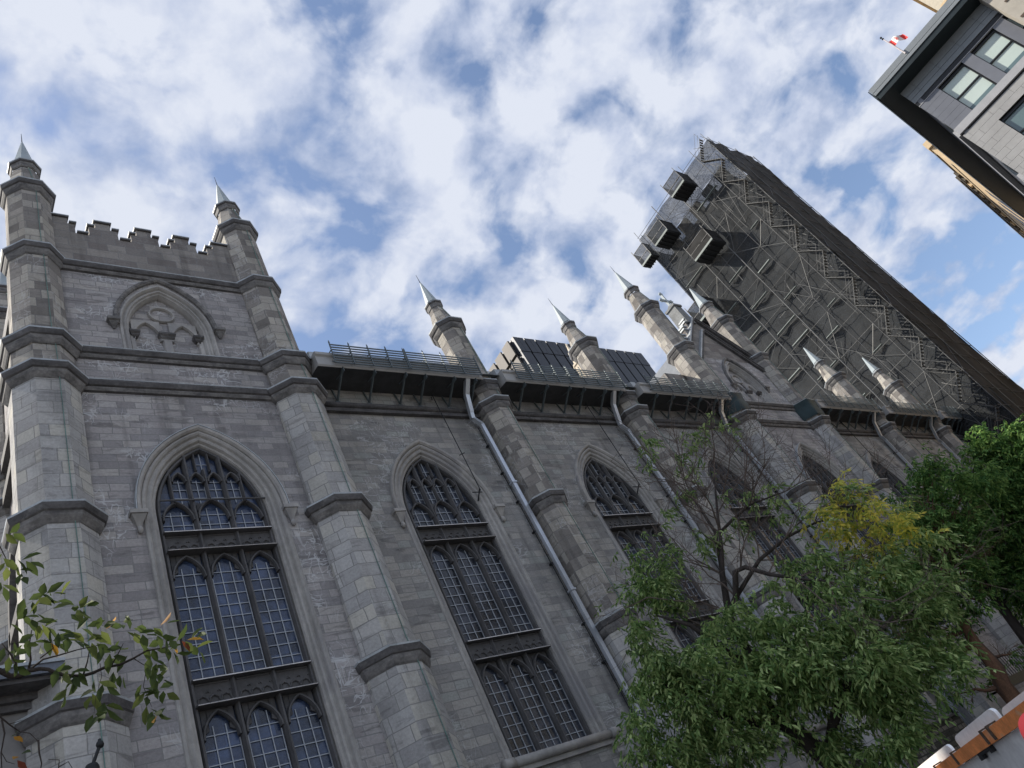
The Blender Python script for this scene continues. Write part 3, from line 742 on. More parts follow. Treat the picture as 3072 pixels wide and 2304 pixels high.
# tie rods hung in front of the bays, and the horizontal tie of the first window
for k, (x, zb) in enumerate(((16.91, 16.05), (25.45, 16.1), (33.9, 16.1), (48.38, 16.6), (57.07, 16.6))):
    mb = MB(); mb.tube([(x, -.28, 21.1), (x, -.28, zb)], .02, 6); mb.bar((x - .14, -.28, 17.76), (x + .14, -.28, 17.88), .03); mb.bar((x - .1, -.28, 20.85), (x + .1, -.05, 20.95), .04)
    mb.bar((x, -.28, zb + .1), (x + .05, .15, zb - .15), .035); mb.bar((x - .14, -.0, zb + .15), (x + .06, -.25, zb - .05), .03)
    cobj("tie_rod", mb, IRON)
mb = MB(); mb.tube([(5.98, YT + .12, 15.98), (8.92, YT + .12, 15.98)], .03, 6); cobj("tie_rod", mb, TRAC)

# foot of the wall: rubble masonry under the dressed courses, east annexe, added shade block
mb = MB(); mb.box(20.5, 35.2, -.34, -.002, 0, 3.55); mb.box(36.3, 40.2, -.34, -.002, 0, 3.60); rb = cobj("rubble_base", mb, RUBBLE)
mb = MB(); mb.box(20.5, 35.2, -.42, -.3, 3.555, 3.63); mb.box(36.2, 40.3, -.42, -.3, 3.605, 3.70); cobj("ledge", mb, DARK, rb)
mb = MB(); mb.box(35.55, 36.05, -.45, -.1, 0, 4.85); cobj("downpipe", mb, plain("grey_pipe", (.20, .205, .21), rough=.6))
mb = MB(); mb.box(33.95, 34.25, -.3, -.01, 4.0, 4.75); cobj("vent_pipe", mb, LEAD)
mb = MB(); mb.box(-6, 2.75, -.5, 3.0, 0, 10.75); an = cobj("annexe_or_shade_wall", mb, plain("rendered_stone", (.235, .225, .215), var=.2, scale=.8))
mb = MB(); mb.box(-6, 2.86, -.62, 3, 10.45, 10.6); mb.box(-6, 2.95, -.72, 3, 10.601, 10.75); mb.box(-6, 3.14, -1.15, 3, 10.751, 10.84); mb.cur = 1; mb.box(-6, 3.2, -1.25, 3, 10.841, 11.05); mb.cur = 2; mb.box(-6, 3.22, -1.28, 3, 11.051, 11.12)
shade_block = MB(); shade_block.box(-24, -7.5, 3.2, 7, 0, 28); cobj("annexe_or_shade_wall", shade_block, WALL)  # invented block left of the view, unseen, added to shade the container
cobj("annexe_cornice", mb, [DARK, plain("annexe_gutter", (.13, .14, .16), rough=.4, metal=.4), LEAD], an)

# bell tower of the west front, behind its scaffolding, and the far tower's pinnacle
TWX = 67.4
TOWER = stone("bell_tower_stone", [G(.20, .185, .165), G(.30, .275, .24), G(.25, .23, .20), G(.33, .30, .26)], bw=1.1, bh=.45, strata=.2, scrib=0)
mb = MB(); mb.box(TWX, 79, -2.6, 8.6, 0, 55.6)
for y0 in (-2.6, -.4, 1.8, 4.0, 6.2): mb.box(TWX, TWX + .6, y0, y0 + 1.3, 55.6, 57.3)
bt = cobj("bell_tower", mb, TOWER)
for z in (24, 34, 43.5, 52.5):
    mb = MB(); mb.box(TWX - .25, 79.2, -2.85, 8.85, z, z + .7); cobj("string_course", mb, TRIM, bt)
for zc in (25.5, 35.5, 44.5):
    for yc in (.9, 5.1):
        A = arch(0, 0, 4.0, 1.1, 1.9, 0, 8); mb = MB()
        mb.face([(TWX - .03, yc - x, zc + z) for x, z in A]); cobj("louvre_opening", mb, DARK, bt)
mb = MB(); mb.loft([octa(1.5, 56, 72, 29.4), octa(1.5, 61.2, 72, 29.4)]); mb.loft([octa(1.75, 61.2, 72, 29.4), octa(1.75, 61.5, 72, 29.4)], capt=True, capb=True); mb.loft([octa(1.2, 61.5, 72, 29.4), octa(.7, 63.6, 72, 29.4)]); mb.loft([octa(.9, 63.6, 72, 29.4), octa(.9, 63.8, 72, 29.4)], capt=True, capb=True); mb.loft([octa(.6, 63.8, 72, 29.4), octa(.06, 65.6, 72, 29.4)])
cobj("pinnacle", mb, plain("sunlit_pale_stone", (.62, .54, .42), var=.15))

# ------------------------------------------------------------------ scaffolding round the bell tower
STEEL = plain("scaffold_tube", (.135, .135, .132), rough=.5, metal=.4, var=.3, scale=.8)
STAIR = plain("stair_steel", (.115, .115, .112), rough=.6, var=.3)
STEEL_D = plain("scaffold_tube_dark", (.085, .085, .085), rough=.5, metal=.5, var=.3, scale=.8)
PLANK = plain("scaffold_plank", (.22, .25, .235), rough=.6, var=.25, scale=.6)
def net_mat(name, col, alpha, fold=.5, torn=.12):
    M = Mat(name); tc = M.n("ShaderNodeTexCoord").outputs["Object"]
    f = M.noise(tc, .35, 6, .62, .9, (1, 1, .5)); g = M.noise(tc, 9, 3)
    c = M.mix(1.0, col, M.ramp(f, [(.32, M.g(.72)), (.5, M.g(1)), (.66, M.g(1.3))]), 'MULTIPLY')
    patch = M.ramp(M.noise(tc, .22, 5, .6, 1.1, (1, 1.6, .7), (4, 1, 2)), [(.60, M.g(0)), (.63, M.g(1))])
    M.put(M.b.inputs["Base Color"], c); M.b.inputs["Roughness"].default_value = .9; M.b.inputs["Specular IOR Level"].default_value = .1
    M.put(M.b.inputs["Normal"], M.bump(f, fold, .3))
    a = M.math('SUBTRACT', M.math('ADD', M.math('MULTIPLY', M.ramp(g, [(.35, M.g(.75 if torn else .97)), (.65, M.g(1))]), alpha), 0), M.math('MULTIPLY', patch, torn))
    M.put(M.b.inputs["Alpha"], a)
    return M.m
NET = net_mat("debris_net", (.042, .045, .048), .975, .3, .05); NET_L = net_mat("debris_net_light", (.060, .064, .070), .90); NET_D = net_mat("debris_net_black", (.042, .041, .040), 1.0, .6, 0)
sc = empty("scaffolding", (66, 2.5, 0)); tag(sc, "tall tubular scaffolding with dark debris netting wrapped around the stone bell tower", "scaffolding")
def sobj(name, mb, mat, par=None):
    off = Vector((66, 2.5, 0)) if (par is None or par is sc) else Vector((66, 2.5, 0)) + par.location
    mb.v = [(v[0] - off.x, v[1] - off.y, v[2]) for v in mb.v]; return obj(name, mb, mat, par or sc)
Y0, Y1, XN = -3.95, 9.1, 66.0
def wobble(u, v): return .12 * math.sin(u * 1.7 + v * .9) + .08 * math.sin(v * 2.3 - u)
def sheet(p0, du, dv, nu, nv, amp=1.0, nrm=None):
    mb = MB(); mb.smooth = True; V = []; p0, du, dv = map(np.array, (p0, du, dv)); nn = np.cross(du, dv); nn = nn / np.linalg.norm(nn)
    for j in range(nv + 1):
        for i in range(nu + 1):
            p = p0 + du * (i / nu) + dv * (j / nv) + nn * wobble(i * 1.3, j * .8) * amp; V.append(p)
    F = [(j * (nu + 1) + i, j * (nu + 1) + i + 1, (j + 1) * (nu + 1) + i + 1, (j + 1) * (nu + 1) + i) for j in range(nv) for i in range(nu)]
    mb.idx(V, F); return mb
sobj("netting", sheet((XN + .25, Y1, 8), (0, Y0 - Y1, 0), (0, 0, 48.5), 14, 44), NET)
sobj("netting", sheet((XN + .25, Y1, 56.5), (0, Y0 - Y1, 0), (0, 0, 3.4), 14, 4, .6), NET_L)
sobj("netting", sheet((XN, Y0, 3), (9.0, 0, 0), (0, 0, 57.0), 10, 44, .9), NET_D)
sobj("netting", sheet((XN + 9, Y1, 8), (-9, 0, 0), (0, 0, 50), 8, 30), NET)
sobj("netting", sheet((XN + 9.0, Y0, 3), (0, 13, 0), (0, 0, 56.5), 8, 30), NET_D)
# skirt closing the foot of the scaffold against the nave
sobj("netting", sheet((67.0, -.6, 4), (.2, -3.4, 0), (0, 0, 18.5), 4, 12, .8), NET_D)
lifts = [12 + 2.0 * k for k in range(25)]
for y in (Y0, -1.86, .1, 2.32, 5.3, 8.95):
    for x, mt in ((XN - .12, STEEL), (XN + 1.15, STEEL_D)):
        if x > XN and y not in (Y0, 8.95): continue
        top = 60.6 if y < 9 else 59
        mb = MB(); q = []
        for k in range(26): q.append((x + random.uniform(-.025, .025), y + random.uniform(-.03, .03), 9 + (top + .3 - 9) * k / 25))
        mb.tube(q, .05 if x < XN and y in (2.32, 5.3) else .03, 5); sobj("upright", mb, mt if y != .1 else STEEL_D)
for x in (68.5, 71.5, 74.9):
    mb = MB(); mb.tube([(x, Y0 - .1, 4), (x, Y0 - .1, 60.4)], .04, 5); sobj("upright", mb, STEEL if x == 68.5 else STEEL_D)
for k, z in enumerate(lifts):
    if z > 60: continue
    mb = MB(); mb.tube([(XN - .05, Y0, z + random.uniform(-.05, .05)), (XN - .05, 9.1, z + random.uniform(-.05, .05))], .026, 5); sobj("ledger", mb, STEEL)
    mb = MB(); mb.tube([(XN, Y0 - .05, z), (75, Y0 - .05, z)], .026, 5); sobj("ledger", mb, STEEL_D)
ys = [Y0, -1.86, .1, 2.32, 5.3, 8.95]
for k, z in enumerate(lifts[:-2]):
    for b in range(1, 5):
        if (k * 3 + b * 5) % 4 in (0, 1):
            a, c = (ys[b], ys[b + 1]) if (k + b) % 2 else (ys[b + 1], ys[b]); h = random.choice((2, 2, 4))
            mb = MB(); mb.tube([(XN - .1, a, z), (XN - .1, c, min(z + h, 60.2))], .026, 5); sobj("brace", mb, STEEL)
for k in range(4, 24, 1):
    if k % 2: continue
    z = lifts[k]; mb = MB(); mb.tube([(XN + (0 if k % 4 else 3.0), Y0 - .06, z), (XN + (3.0 if k % 4 else 0), Y0 - .06, z + 3.9)], .026, 5); sobj("brace", mb, STEEL_D)
# thin ties and diagonals crossing the whole face
for k in range(46):
    y = random.uniform(-1.6, 8.0); z = random.uniform(20, 55); mb = MB(); kind_ = k % 3
    if kind_ == 0: e = (XN - .06, y + random.uniform(.8, 2.0), z)
    elif kind_ == 1: e = (XN - .06, y + random.uniform(-2.2, 2.2), z + random.uniform(1.5, 4.5))
    else: e = (XN - .06, y + random.uniform(-.1, .1), z + random.uniform(1.5, 5))
    mb.tube([(XN - .06, y, z), e], .018, 4); sobj("tie_bar", mb, STEEL)
# plank beams laid on some lifts
for (ya, yb, z) in ((5.35, 8.7, 50.2), (2.4, 5.0, 46.2), (5.4, 8.6, 44.1), (2.4, 5.1, 42.2), (-1.7, .0, 48.1), (.2, 2.2, 44.2), (2.4, 5.2, 38.2), (5.4, 8.7, 38.1), (.2, 2.2, 40.1), (5.5, 8.2, 34.2), (2.5, 5.1, 32.1), (-1.7, .1, 36.2), (.2, 2.2, 34.2), (5.4, 8.6, 40.2), (-1.6, 2.2, 55.0), (2.4, 5.0, 36.2), (2.4, 5.2, 28.1), (-1.6, .1, 30.1)):
    mb = MB(); mb.box(XN - .16, XN + .1, ya + random.uniform(0, .5), yb - random.uniform(0, .5), z + .06, z + random.choice((.10, .12, .15))); sobj("plank", mb, PLANK)
# stair flights zigzagging up the right-hand bay
for k, z in enumerate(lifts[3:-1]):
    a, b = (-3.7, -2.1) if k % 2 else (-2.1, -3.7)
    for dx in (XN - .25,):
        mb = MB(); mb.bar((dx, a, z), (dx, b, z + 2), .025, .045); mb.bar((dx - .55, a, z), (dx - .55, b, z + 2), .025, .045)
        mb.bar((dx - .57, a, z + 1), (dx - .57, b, z + 3), .022); mb.bar((dx, a, z + 1), (dx, b, z + 3), .022)
        for q in range(9): mb.box(dx - .55, dx, a + (b - a) * (q + .5) / 9 - .08, a + (b - a) * (q + .5) / 9 + .08, z + 2 * (q + .5) / 9, z + 2 * (q + .5) / 9 + .03)
        mb.bar((dx - .57, a, z), (dx - .57, a, z + 1.05), .025); mb.bar((dx - .57, b, z + 2), (dx - .57, b, z + 3.0), .025); mb.bar((dx, Y0, z + 2), (dx - .6, Y0, z + 2), .03)
        sobj("stair_flight", mb, STAIR)
    for q in range(3):
        mb = MB(); ya, yb = random.uniform(-3.9, -2.6), random.uniform(-3.2, -1.8); za = z + random.uniform(0, 1); mb.tube([(XN - random.uniform(.0, .6), ya, za), (XN - random.uniform(.0, .6), yb, za + random.choice((0, .9, 1.6, 2.0)))], .02, 4); sobj("brace", mb, STEEL)
# loading platforms hung out on the lifts
def platform(ya, yb, z0, z1, out, netm):
    p = sobj("loading_platform", (lambda m_: (m_.box(XN - out, XN, ya, yb, z0, z0 + .12), [m_.box(XN - out, XN, ya + (yb - ya) * (k + .1) / 5, ya + (yb - ya) * (k + .3) / 5, z0 - .14, z0 - .001) for k in range(5)], m_)[-1])(MB()), plain("platform_deck", (.03, .031, .033)))
    mb = MB(); mb.bar((XN - out - .04, ya, z0 + .12), (XN - out - .04, yb, z0 + .12), .1, .22); sobj("toe_board", mb, PLANK, p)
    fr = MB()
    for (x, y) in ((XN - out, ya), (XN - out, yb), (XN, ya), (XN, yb)): fr.bar((x, y, z0), (x, y, z1 + (.5 if x < XN else .1)), .06)
    for z in (z0 + 1.0, z1): fr.bar((XN - out, ya, z), (XN - out, yb, z), .05); fr.bar((XN - out, ya, z), (XN, ya, z), .05); fr.bar((XN - out, yb, z), (XN, yb, z), .05)
    sobj("guard_rail", fr, STEEL_D, p)
    for pts in (((XN - out, yb, z0), (0, ya - yb, 0)), ((XN - out, ya, z0), (out, 0, 0)), ((XN, yb, z0), (-out, 0, 0))):
        sobj("netting", sheet(pts[0], pts[1], (0, 0, z1 - z0), 5, 4, .35), netm[0] if abs(pts[1][1]) > .1 else netm[1], p)
    return p
platform(.1, 2.25, 57.15, 59.2, 2.2, (NET_L, NET_D)); platform(5.0, 7.2, 55.2, 57.2, 2.2, (NET, NET_D)); platform(2.25, 5.1, 49.65, 51.6, 2.2, (NET_D, NET_D))
platform(8.6, 10.3, 55.9, 58.1, 1.2, (NET_L, NET)); platform(7.3, 9.4, 44.6, 46.8, 2.2, (NET, NET_D))

# ------------------------------------------------------------------ tarpaulins on the gable turrets
TARP = plain("green_tarpaulin", (.010, .032, .036), rough=.5, var=.35, scale=1.2, bump=.4)
for (x0, lab) in ((TX[4], "dark green tarpaulin wrapped around the left gable turret beside the eaves"), (TX[5], "dark green tarpaulin wrapped around the right gable turret beside the snow guard")):
    s = 1 if x0 == TX[5] else -1
    mb = MB(); mb.smooth = True; Rg = []
    for z, w in ((20.55, 1.86), (20.9, 1.98), (21.2, 1.92), (21.5, 2.02), (21.72, 2.1)):
        Rg.append([(p[0] - .0, p[1], z + .05 * math.sin(k * 2.1)) for k, p in enumerate(octa(w + .06, z, x0, CY))][3:8] if s < 0 else [(p[0], p[1], z + .05 * math.sin(k * 1.7)) for k, p in enumerate(octa(w + .06, z, x0, CY))][3:8])
    mb.loft(Rg, closed=False); t = obj("tarpaulin", mb, TARP); tag(t, lab, "tarpaulin", "green tarpaulins on the gable turrets")

# ------------------------------------------------------------------ modern building across the street
PANEL = plain("grey_cladding", (.205, .225, .24), rough=.5, var=.1, scale=.5, metal=.1)
PANEL_D = plain("dark_grey_cladding", (.15, .158, .18), rough=.45, var=.12, scale=.5, metal=.15)
PANEL_L = plain("pale_stone_cladding", (.30, .30, .30), rough=.7, var=.12, scale=.7)
LEDGE = plain("pale_ledge", (.33, .335, .35), rough=.6, var=.08)
BLACKM = plain("black_soffit", (.012, .02, .023), rough=.45, var=.25)
FRAMEM = plain("window_frame", (.012, .013, .016), rough=.4)
M = Mat("blind_glass"); tc_ = M.n("ShaderNodeTexCoord").outputs["Object"]; M.put(M.b.inputs["Base Color"], M.mix(M.noise(tc_, .6, 3), (.36, .44, .41), (.50, .57, .53))); M.b.inputs["Roughness"].default_value = .12; M.b.inputs["Specular IOR Level"].default_value = .8; BLIND = M.m
M = Mat("office_glass"); M.b.inputs["Base Color"].default_value = (.10, .15, .16, 1); M.b.inputs["Roughness"].default_value = .08; M.b.inputs["Specular IOR Level"].default_value = .8; OGLASS = M.m
H = 24.0; tip = Vector(on_z(2550 + 140 / 2.3046, 640 / 2.3046, H)); inner = Vector(on_z(2550 + 345 / 2.3046, 650 / 2.3046, H - .6))
mod = empty("office_building", (inner.x, inner.y, 0)); tag(mod, "modern grey panelled office building with deep black roof overhang and square windows", "building")
ang_w = math.radians(97.0); ang_s = math.radians(4.1)
wv = Vector((-math.cos(ang_w), -math.sin(ang_w), 0))          # along the west wall, away from the corner
sv = Vector((math.cos(ang_s), math.sin(ang_s), 0))            # along the street front
nw = Vector((-math.sin(ang_w), math.cos(ang_w), 0)); nw = nw if nw.x < 0 else -nw   # outwards from the west wall
ns_ = Vector((-math.sin(ang_s), math.cos(ang_s), 0))
Pn = Vector((inner.x, inner.y, 0))
def mo(name, mb, mat, par=None):
    mb.v = [(v[0] - Pn.x, v[1] - Pn.y, v[2]) for v in mb.v]; return obj(name, mb, mat, par or mod)
def wbox(mb, a0, a1, z0, z1, d0, d1):
    """block on the west wall: a along the wall, d outwards"""
    o = Pn + wv * a0 + nw * d0; mb.obox((o.x, o.y, z0), tuple(wv * (a1 - a0)), tuple(nw * (d1 - d0)), (0, 0, z1 - z0))
def sbox(mb, a0, a1, z0, z1, d0, d1):
    o = Pn + sv * a0 + ns_ * d0; mb.obox((o.x, o.y, z0), tuple(sv * (a1 - a0)), tuple(ns_ * (d1 - d0)), (0, 0, z1 - z0))
LW, LS = 15.0, 18.6
mb = MB()
q = [Pn, Pn + wv * LW, Pn + wv * LW + sv * LS, Pn + sv * LS]
q = [p - (nw + ns_) * .35 if i == 0 else p for i, p in enumerate(q)]
q[1] = q[1] - nw * .35; q[3] = q[3] - ns_ * .35
mb.loft([[(p.x, p.y, z) for p in q] for z in (0, H - .5)]); mo("wall", mb, plain("backing_wall", (.10, .105, .11)))
# roof slab with its overhang
mb = MB(); oh = [tip, tip + wv * (LW + 2), tip + wv * (LW + 2) + sv * (LS + 4), tip + sv * 20.6]
mb.loft([[(p.x, p.y, z) for p in oh] for z in (H - .62, H - .06)], capb=True, capt=True); rf = mo("roof", mb, BLACKM)
mb = MB(); dn = nw * .04
for (za, zb_) in ((H - .36, H - .20), (H - .18, H + .10)):
    o = tip + nw * .012; mb.obox((o.x, o.y, za), tuple(wv * (LW + 2)), tuple(dn), (0, 0, zb_ - za))
mo("fascia", mb, PANEL, rf)
mb = MB(); o = tip + ns_ * .012; mb.obox((o.x, o.y, H - .5), tuple(sv * 20.6), tuple(ns_ * .04), (0, 0, .6)); mo("fascia", mb, BLACKM, rf)
# upper cladding band in long panels
for r, (za, zb_) in enumerate(((23.02, 23.38), (22.80, 23.0), (22.62, 22.785))):
    pass
bands = [(22.99, 23.4), (22.74, 22.98), (22.48, 22.73)]
for r, (za, zb_) in enumerate(bands):
    a = 0.0; k = 0
    while a < LW:
        b = min(a + (1.05 if k else .55 + .0), LW); mb = MB(); wbox(mb, a + .004, b - .004, za + .004, zb_ - .004, -.02, .03); mo("cladding_panel", mb, PANEL if (k + r) % 3 else PANEL); a = b; k += 1
mb = MB(); wbox(mb, 0, LW, 22.24, 22.475, -.06, -.01); mo("reveal_strip", mb, FRAMEM)
mb = MB(); wbox(mb, 0, LW, 22.20, 22.235, -.05, .05); mo("trim_strip", mb, LEDGE)
# piers between the windows of the top storey
for (a0, a1) in ((0, .94), (2.18, 2.62), (3.74, 4.2), (5.45, 5.9), (7.1, 7.6)):
    if a1 - a0 > .7:
        for k in range(6):
            mb = MB(); za = 20.22 + k * .33; wbox(mb, a0 + .01, a1, za + .004, za + .326, -.02, .03); mo("cladding_panel", mb, PANEL_D)
    else:
        mb = MB(); wbox(mb, a0, a1, 20.22, 22.19, -.02, .03); mo("pier", mb, PANEL_D)
def sash(a0, a1, z0, z1, panes=2, gl=BLIND, low=True):
    mb = MB(); f = .05
    wbox(mb, a0, a0 + f, z0, z1, -.22, -.10); wbox(mb, a1 - f, a1, z0, z1, -.22, -.10); wbox(mb, a0 + f, a1 - f, z0, z0 + f, -.22, -.10); wbox(mb, a0 + f, a1 - f, z1 - .12, z1, -.22, -.10)
    zm = (z0 + z1) / 2
    if panes == 2: wbox(mb, a0 + f, a1 - f, zm - .03, zm + .03, -.22, -.10)
    w = mo("window", mb, FRAMEM)
    zs_ = [(z0 + f, zm - .03), (zm + .03, z1 - .12)] if panes == 2 else [(z0 + f, z1 - .12)]
    for za, zb_ in zs_:
        mb = MB(); wbox(mb, a0 + f, a1 - f, za, zb_, -.19, -.17); mo("pane", mb, gl if not (low and za == z0 + f and False) else OGLASS, w)
    mb = MB(); wbox(mb, a0 + f, a1 - f, z0 + f, z0 + f + .26, -.165, -.16); mo("pane", mb, OGLASS, w)
    return w
for a0, a1 in ((.94, 2.18), (2.62, 3.74), (4.2, 5.45), (5.9, 7.1)): sash(a0, a1, 20.22, 22.19)
mb = MB(); wbox(mb, -.03, LW, 19.86, 20.21, -.05, .12); mo("ledge", mb, LEDGE)
mb = MB(); wbox(mb, 0, LW, 19.78, 19.855, -.06, .0); mo("reveal_strip", mb, FRAMEM)
# paler cladding of the storeys below
for st in range(5):
    zt = 19.77 - st * 3.3; zb_ = zt - 3.25
    rows = [zt - .33 * k for k in range(11)]
    for k, z in enumerate(rows[:-1]):
        a = 0 if k % 2 == 0 else .0; cuts = [0, .18 + .05 * (k % 2), 1.14] if True else 0
        segs = [(0, .2 + .3 * (k % 2)), (.2 + .3 * (k % 2), 1.14)] if 1 < k < 8 else [(0, .2 + .3 * (k % 2)), (.2 + .3 * (k % 2), 1.2 + .3 * (k % 2)), (1.2 + .3 * (k % 2), 2.2 + .3 * (k % 2)), (2.2 + .3 * (k % 2), 3.2), (3.2, 4.3)]
        if 1 < k < 8: segs += [(2.36, 2.9), (4.1, 4.4)]
        if st > 1: segs = segs[:2] if False else segs
        if st < 2:
            for (a0, a1) in segs:
                mb = MB(); wbox(mb, a0 + .004, a1 - .004, z - .325, z - .004, -.02, .025); mo("cladding_panel", mb, PANEL_L)
    if st >= 2:
        mb = MB(); wbox(mb, 0, LW, zt - 3.29, zt, -.02, .025); mo("cladding_panel", mb, PANEL_L)
    else:
        for a0 in (1.14, 2.9): sash(a0, a0 + 1.22, zt - 2.6, zt - .68, 2, OGLASS)
# street front: black angled fins
mb = MB(); sbox(mb, 0, LS, 0, 23.35, -.30, -.12); mo("wall", mb, PANEL_D)
for st in range(6):
    mb = MB(); sbox(mb, 0, LS, 19.86 - st * 3.3, 20.21 - st * 3.3, -.1, .12); mo("ledge", mb, LEDGE)
    for k in range(5):
        a = 2.2 + k * 3.4; mb = MB(); o = Pn + sv * a - ns_ * .1; z = 20.25 - st * 3.3
        mb.obox((o.x, o.y, z), tuple(sv * 1.7), tuple(ns_ * .015), (0, 0, 1.9)); mo("window", mb, BLACKM)
# neighbour that joins it on the right of the picture
nb = empty("stone_neighbour", tuple(Pn + wv * 4.3)); tag(nb, "beige stone building with brown joints abutting the grey office building", "building")
BEIGE = plain("beige_stone", (.40, .37, .32), rough=.85, var=.15, scale=.6)
mb = MB(); o = Pn + wv * 4.3 + nw * .5 ; base = Vector((Pn + wv * 4.3))
mb.obox((o.x - base.x, o.y - base.y, 0), tuple(wv * 10), tuple(-nw * .45), (0, 0, 26)); obj("wall", mb, BEIGE, nb)
for k, (z, a) in enumerate(((23.2, 0), (22.2, .3), (21.2, .1), (20.2, .4), (24.2, .2))):
    mb = MB(); o = Pn + wv * (4.3 + a) + nw * .51; mb.obox((o.x - base.x, o.y - base.y, z), tuple(wv * 9), tuple(nw * .02), (0, 0, .1)); obj("joint", mb, TIMBER if False else plain("brown_joint", (.09, .065, .05)), nb)

# flag on the office roof
fb = Vector(on_z(2550 + 372 / 2.3046, 360 / 2.3046, H)); ft = Vector(on_x(2550 + 212 / 2.3046, 265 / 2.3046, fb.x + .05)); 
tw = fb.lerp(ft, 0); 
ftop = Vector((fb.x, fb.y, 0))
# height of the pole from the sight line to its ball
best = min((np.linalg.norm(np.cross(np.array([fb.x, fb.y, z]) - CAM, sight(2642, 115.0)) / np.linalg.norm(sight(2642, 115.0))), z) for z in np.arange(H, H + 6, .02))[1]
fp = empty("flagpole", (fb.x, fb.y, H)); tag(fp, "thin white flagpole with dark ball finial standing on the office roof edge", "flagpole")
hp = best - H
mb = MB(); mb.tube([(0, 0, -.1), (0, 0, hp - .12)], [.035, .02], 8); obj("pole", mb, plain("painted_pole", (.55, .5, .5)), fp)
mb = MB(); mb.smooth = True
for zc in (hp - .12, hp): mb.loft([[(r * math.cos(q * pi / 4), r * math.sin(q * pi / 4), zc + h) for q in range(8)] for r, h in ((.005, -.05), (.04, -.03), (.05, 0), (.04, .03), (.005, .05))])
obj("finial", mb, IRON, fp)
RED = plain("flag_red", (.62, .05, .045), rough=.8, var=.1); WHITE = plain("flag_white", (.72, .70, .68), rough=.8, var=.06)
view = (Vector((fb.x, fb.y, H)) - Vector(CAM)).normalized(); side = Vector((-view.y, view.x, 0)).normalized() * -1
mb = MB(); mb.smooth = True; fh, fl, nu, nv = .38, .66, 24, 8
def flagp(u, v):
    sag = -.62 * u * fl * (.35 + .65 * u) - .05 * math.sin(u * 9 + v)
    return Vector((0, 0, hp - .42 - fh * v + sag + .05 * u)) + side * (u * fl * .82) + view * (.14 * math.sin(u * 8 + v * 1.5) * u ** .5)
for i in range(nu):
    for j in range(nv):
        u0, u1, v0, v1 = i / nu, (i + 1) / nu, j / nv, (j + 1) / nv
        uc = (u0 + u1) / 2; vc = (v0 + v1) / 2
        mb.cur = 0 if uc < .25 or uc > .75 else 1
        mb.face([flagp(u0, v1), flagp(u1, v1), flagp(u1, v0), flagp(u0, v0)])
mb.smooth = False; mb.cur = 0
leaf = [(0, -.46), (.05, -.2), (.28, -.24), (.24, -.1), (.46, .1), (.36, .14), (.40, .28), (.22, .24), (.16, .30), (.09, .12), (.12, .36), (.06, .34), (0, .48)]
leaf = leaf + [(-x, z) for x, z in leaf[-2:0:-1]]
for sgn in (1, -1):
    for (p, q) in zip(leaf, leaf[1:] + leaf[:1]):
        pts = [flagp(.5 + x * .30, .5 - z * .75) + view * (-.006 * sgn) for x, z in (p, q, (0, -.05))]; mb.face(pts)
fl_o = obj("flag", mb, [RED, WHITE], None, loc=(fb.x, fb.y, H)); tag(fl_o, "small red and white maple leaf flag drooping from the roof flagpole", "flag")

# ------------------------------------------------------------------ old stone building farther along the street
OLD = plain("sunlit_sandstone", (.60, .46, .29), rough=.9, var=.16, scale=.5); OLD_D = plain("weathered_cornice", (.13, .115, .095), rough=.9, var=.5, scale=.8, col2=(.3, .26, .2), thresh=.58)
c0 = Vector(on_z(2750 + 85 / 5.184, 400 + 180 / 5.184, 40)); a5 = math.radians(5.6); u5 = Vector((math.cos(a5), math.sin(a5), 0)); n5 = Vector((-math.sin(a5), math.cos(a5), 0))
old = empty("stone_office_block", (c0.x, c0.y, 0)); tag(old, "sunlit cream stone block with heavy bracketed cornice behind the black overhang", "building")
def oo(name, mb, mat, par=None): return obj(name, mb, mat, par or old)
def ob(mb, a0, a1, d0, d1, z0, z1):
    o = u5 * a0 + n5 * d0; mb.obox((o.x, o.y, z0), tuple(u5 * (a1 - a0)), tuple(n5 * (d1 - d0)), (0, 0, z1 - z0))
mb = MB(); ob(mb, 0.3, 32, -14, -.12, 0, 39.7); oo("wall", mb, OLD)
mb = MB(); ob(mb, 0, 1.0, -14.2, -.02, 39.3, 40.0); oo("parapet", mb, OLD)
mb = MB(); ob(mb, 1.0, 32.2, -.11, -.03, 38.9, 39.4); ob(mb, 5.6, 32.4, -.11, .12, 38.5, 39.0); ob(mb, 7.6, 32.4, -.11, .22, 39.001, 39.6); ob(mb, .3, 32, -.11, -.07, 36.8, 37.0); cn = oo("cornice", mb, OLD_D)
for k in range(16):
    a = 6.2 + k * 1.6; mb = MB(); ob(mb, a, a + .45, -.11, .06, 38.0, 38.49); ob(mb, a + .55, a + .75, -.11, .0, 38.2, 38.49); oo("bracket", mb, OLD if k % 2 else OLD_D, cn)
for k in range(8):
    a = 3 + k * 3.4; mb = MB(); ob(mb, a, a + 1.5, -.119, -.09, 31.5, 34.5); oo("window", mb, FRAMEM)
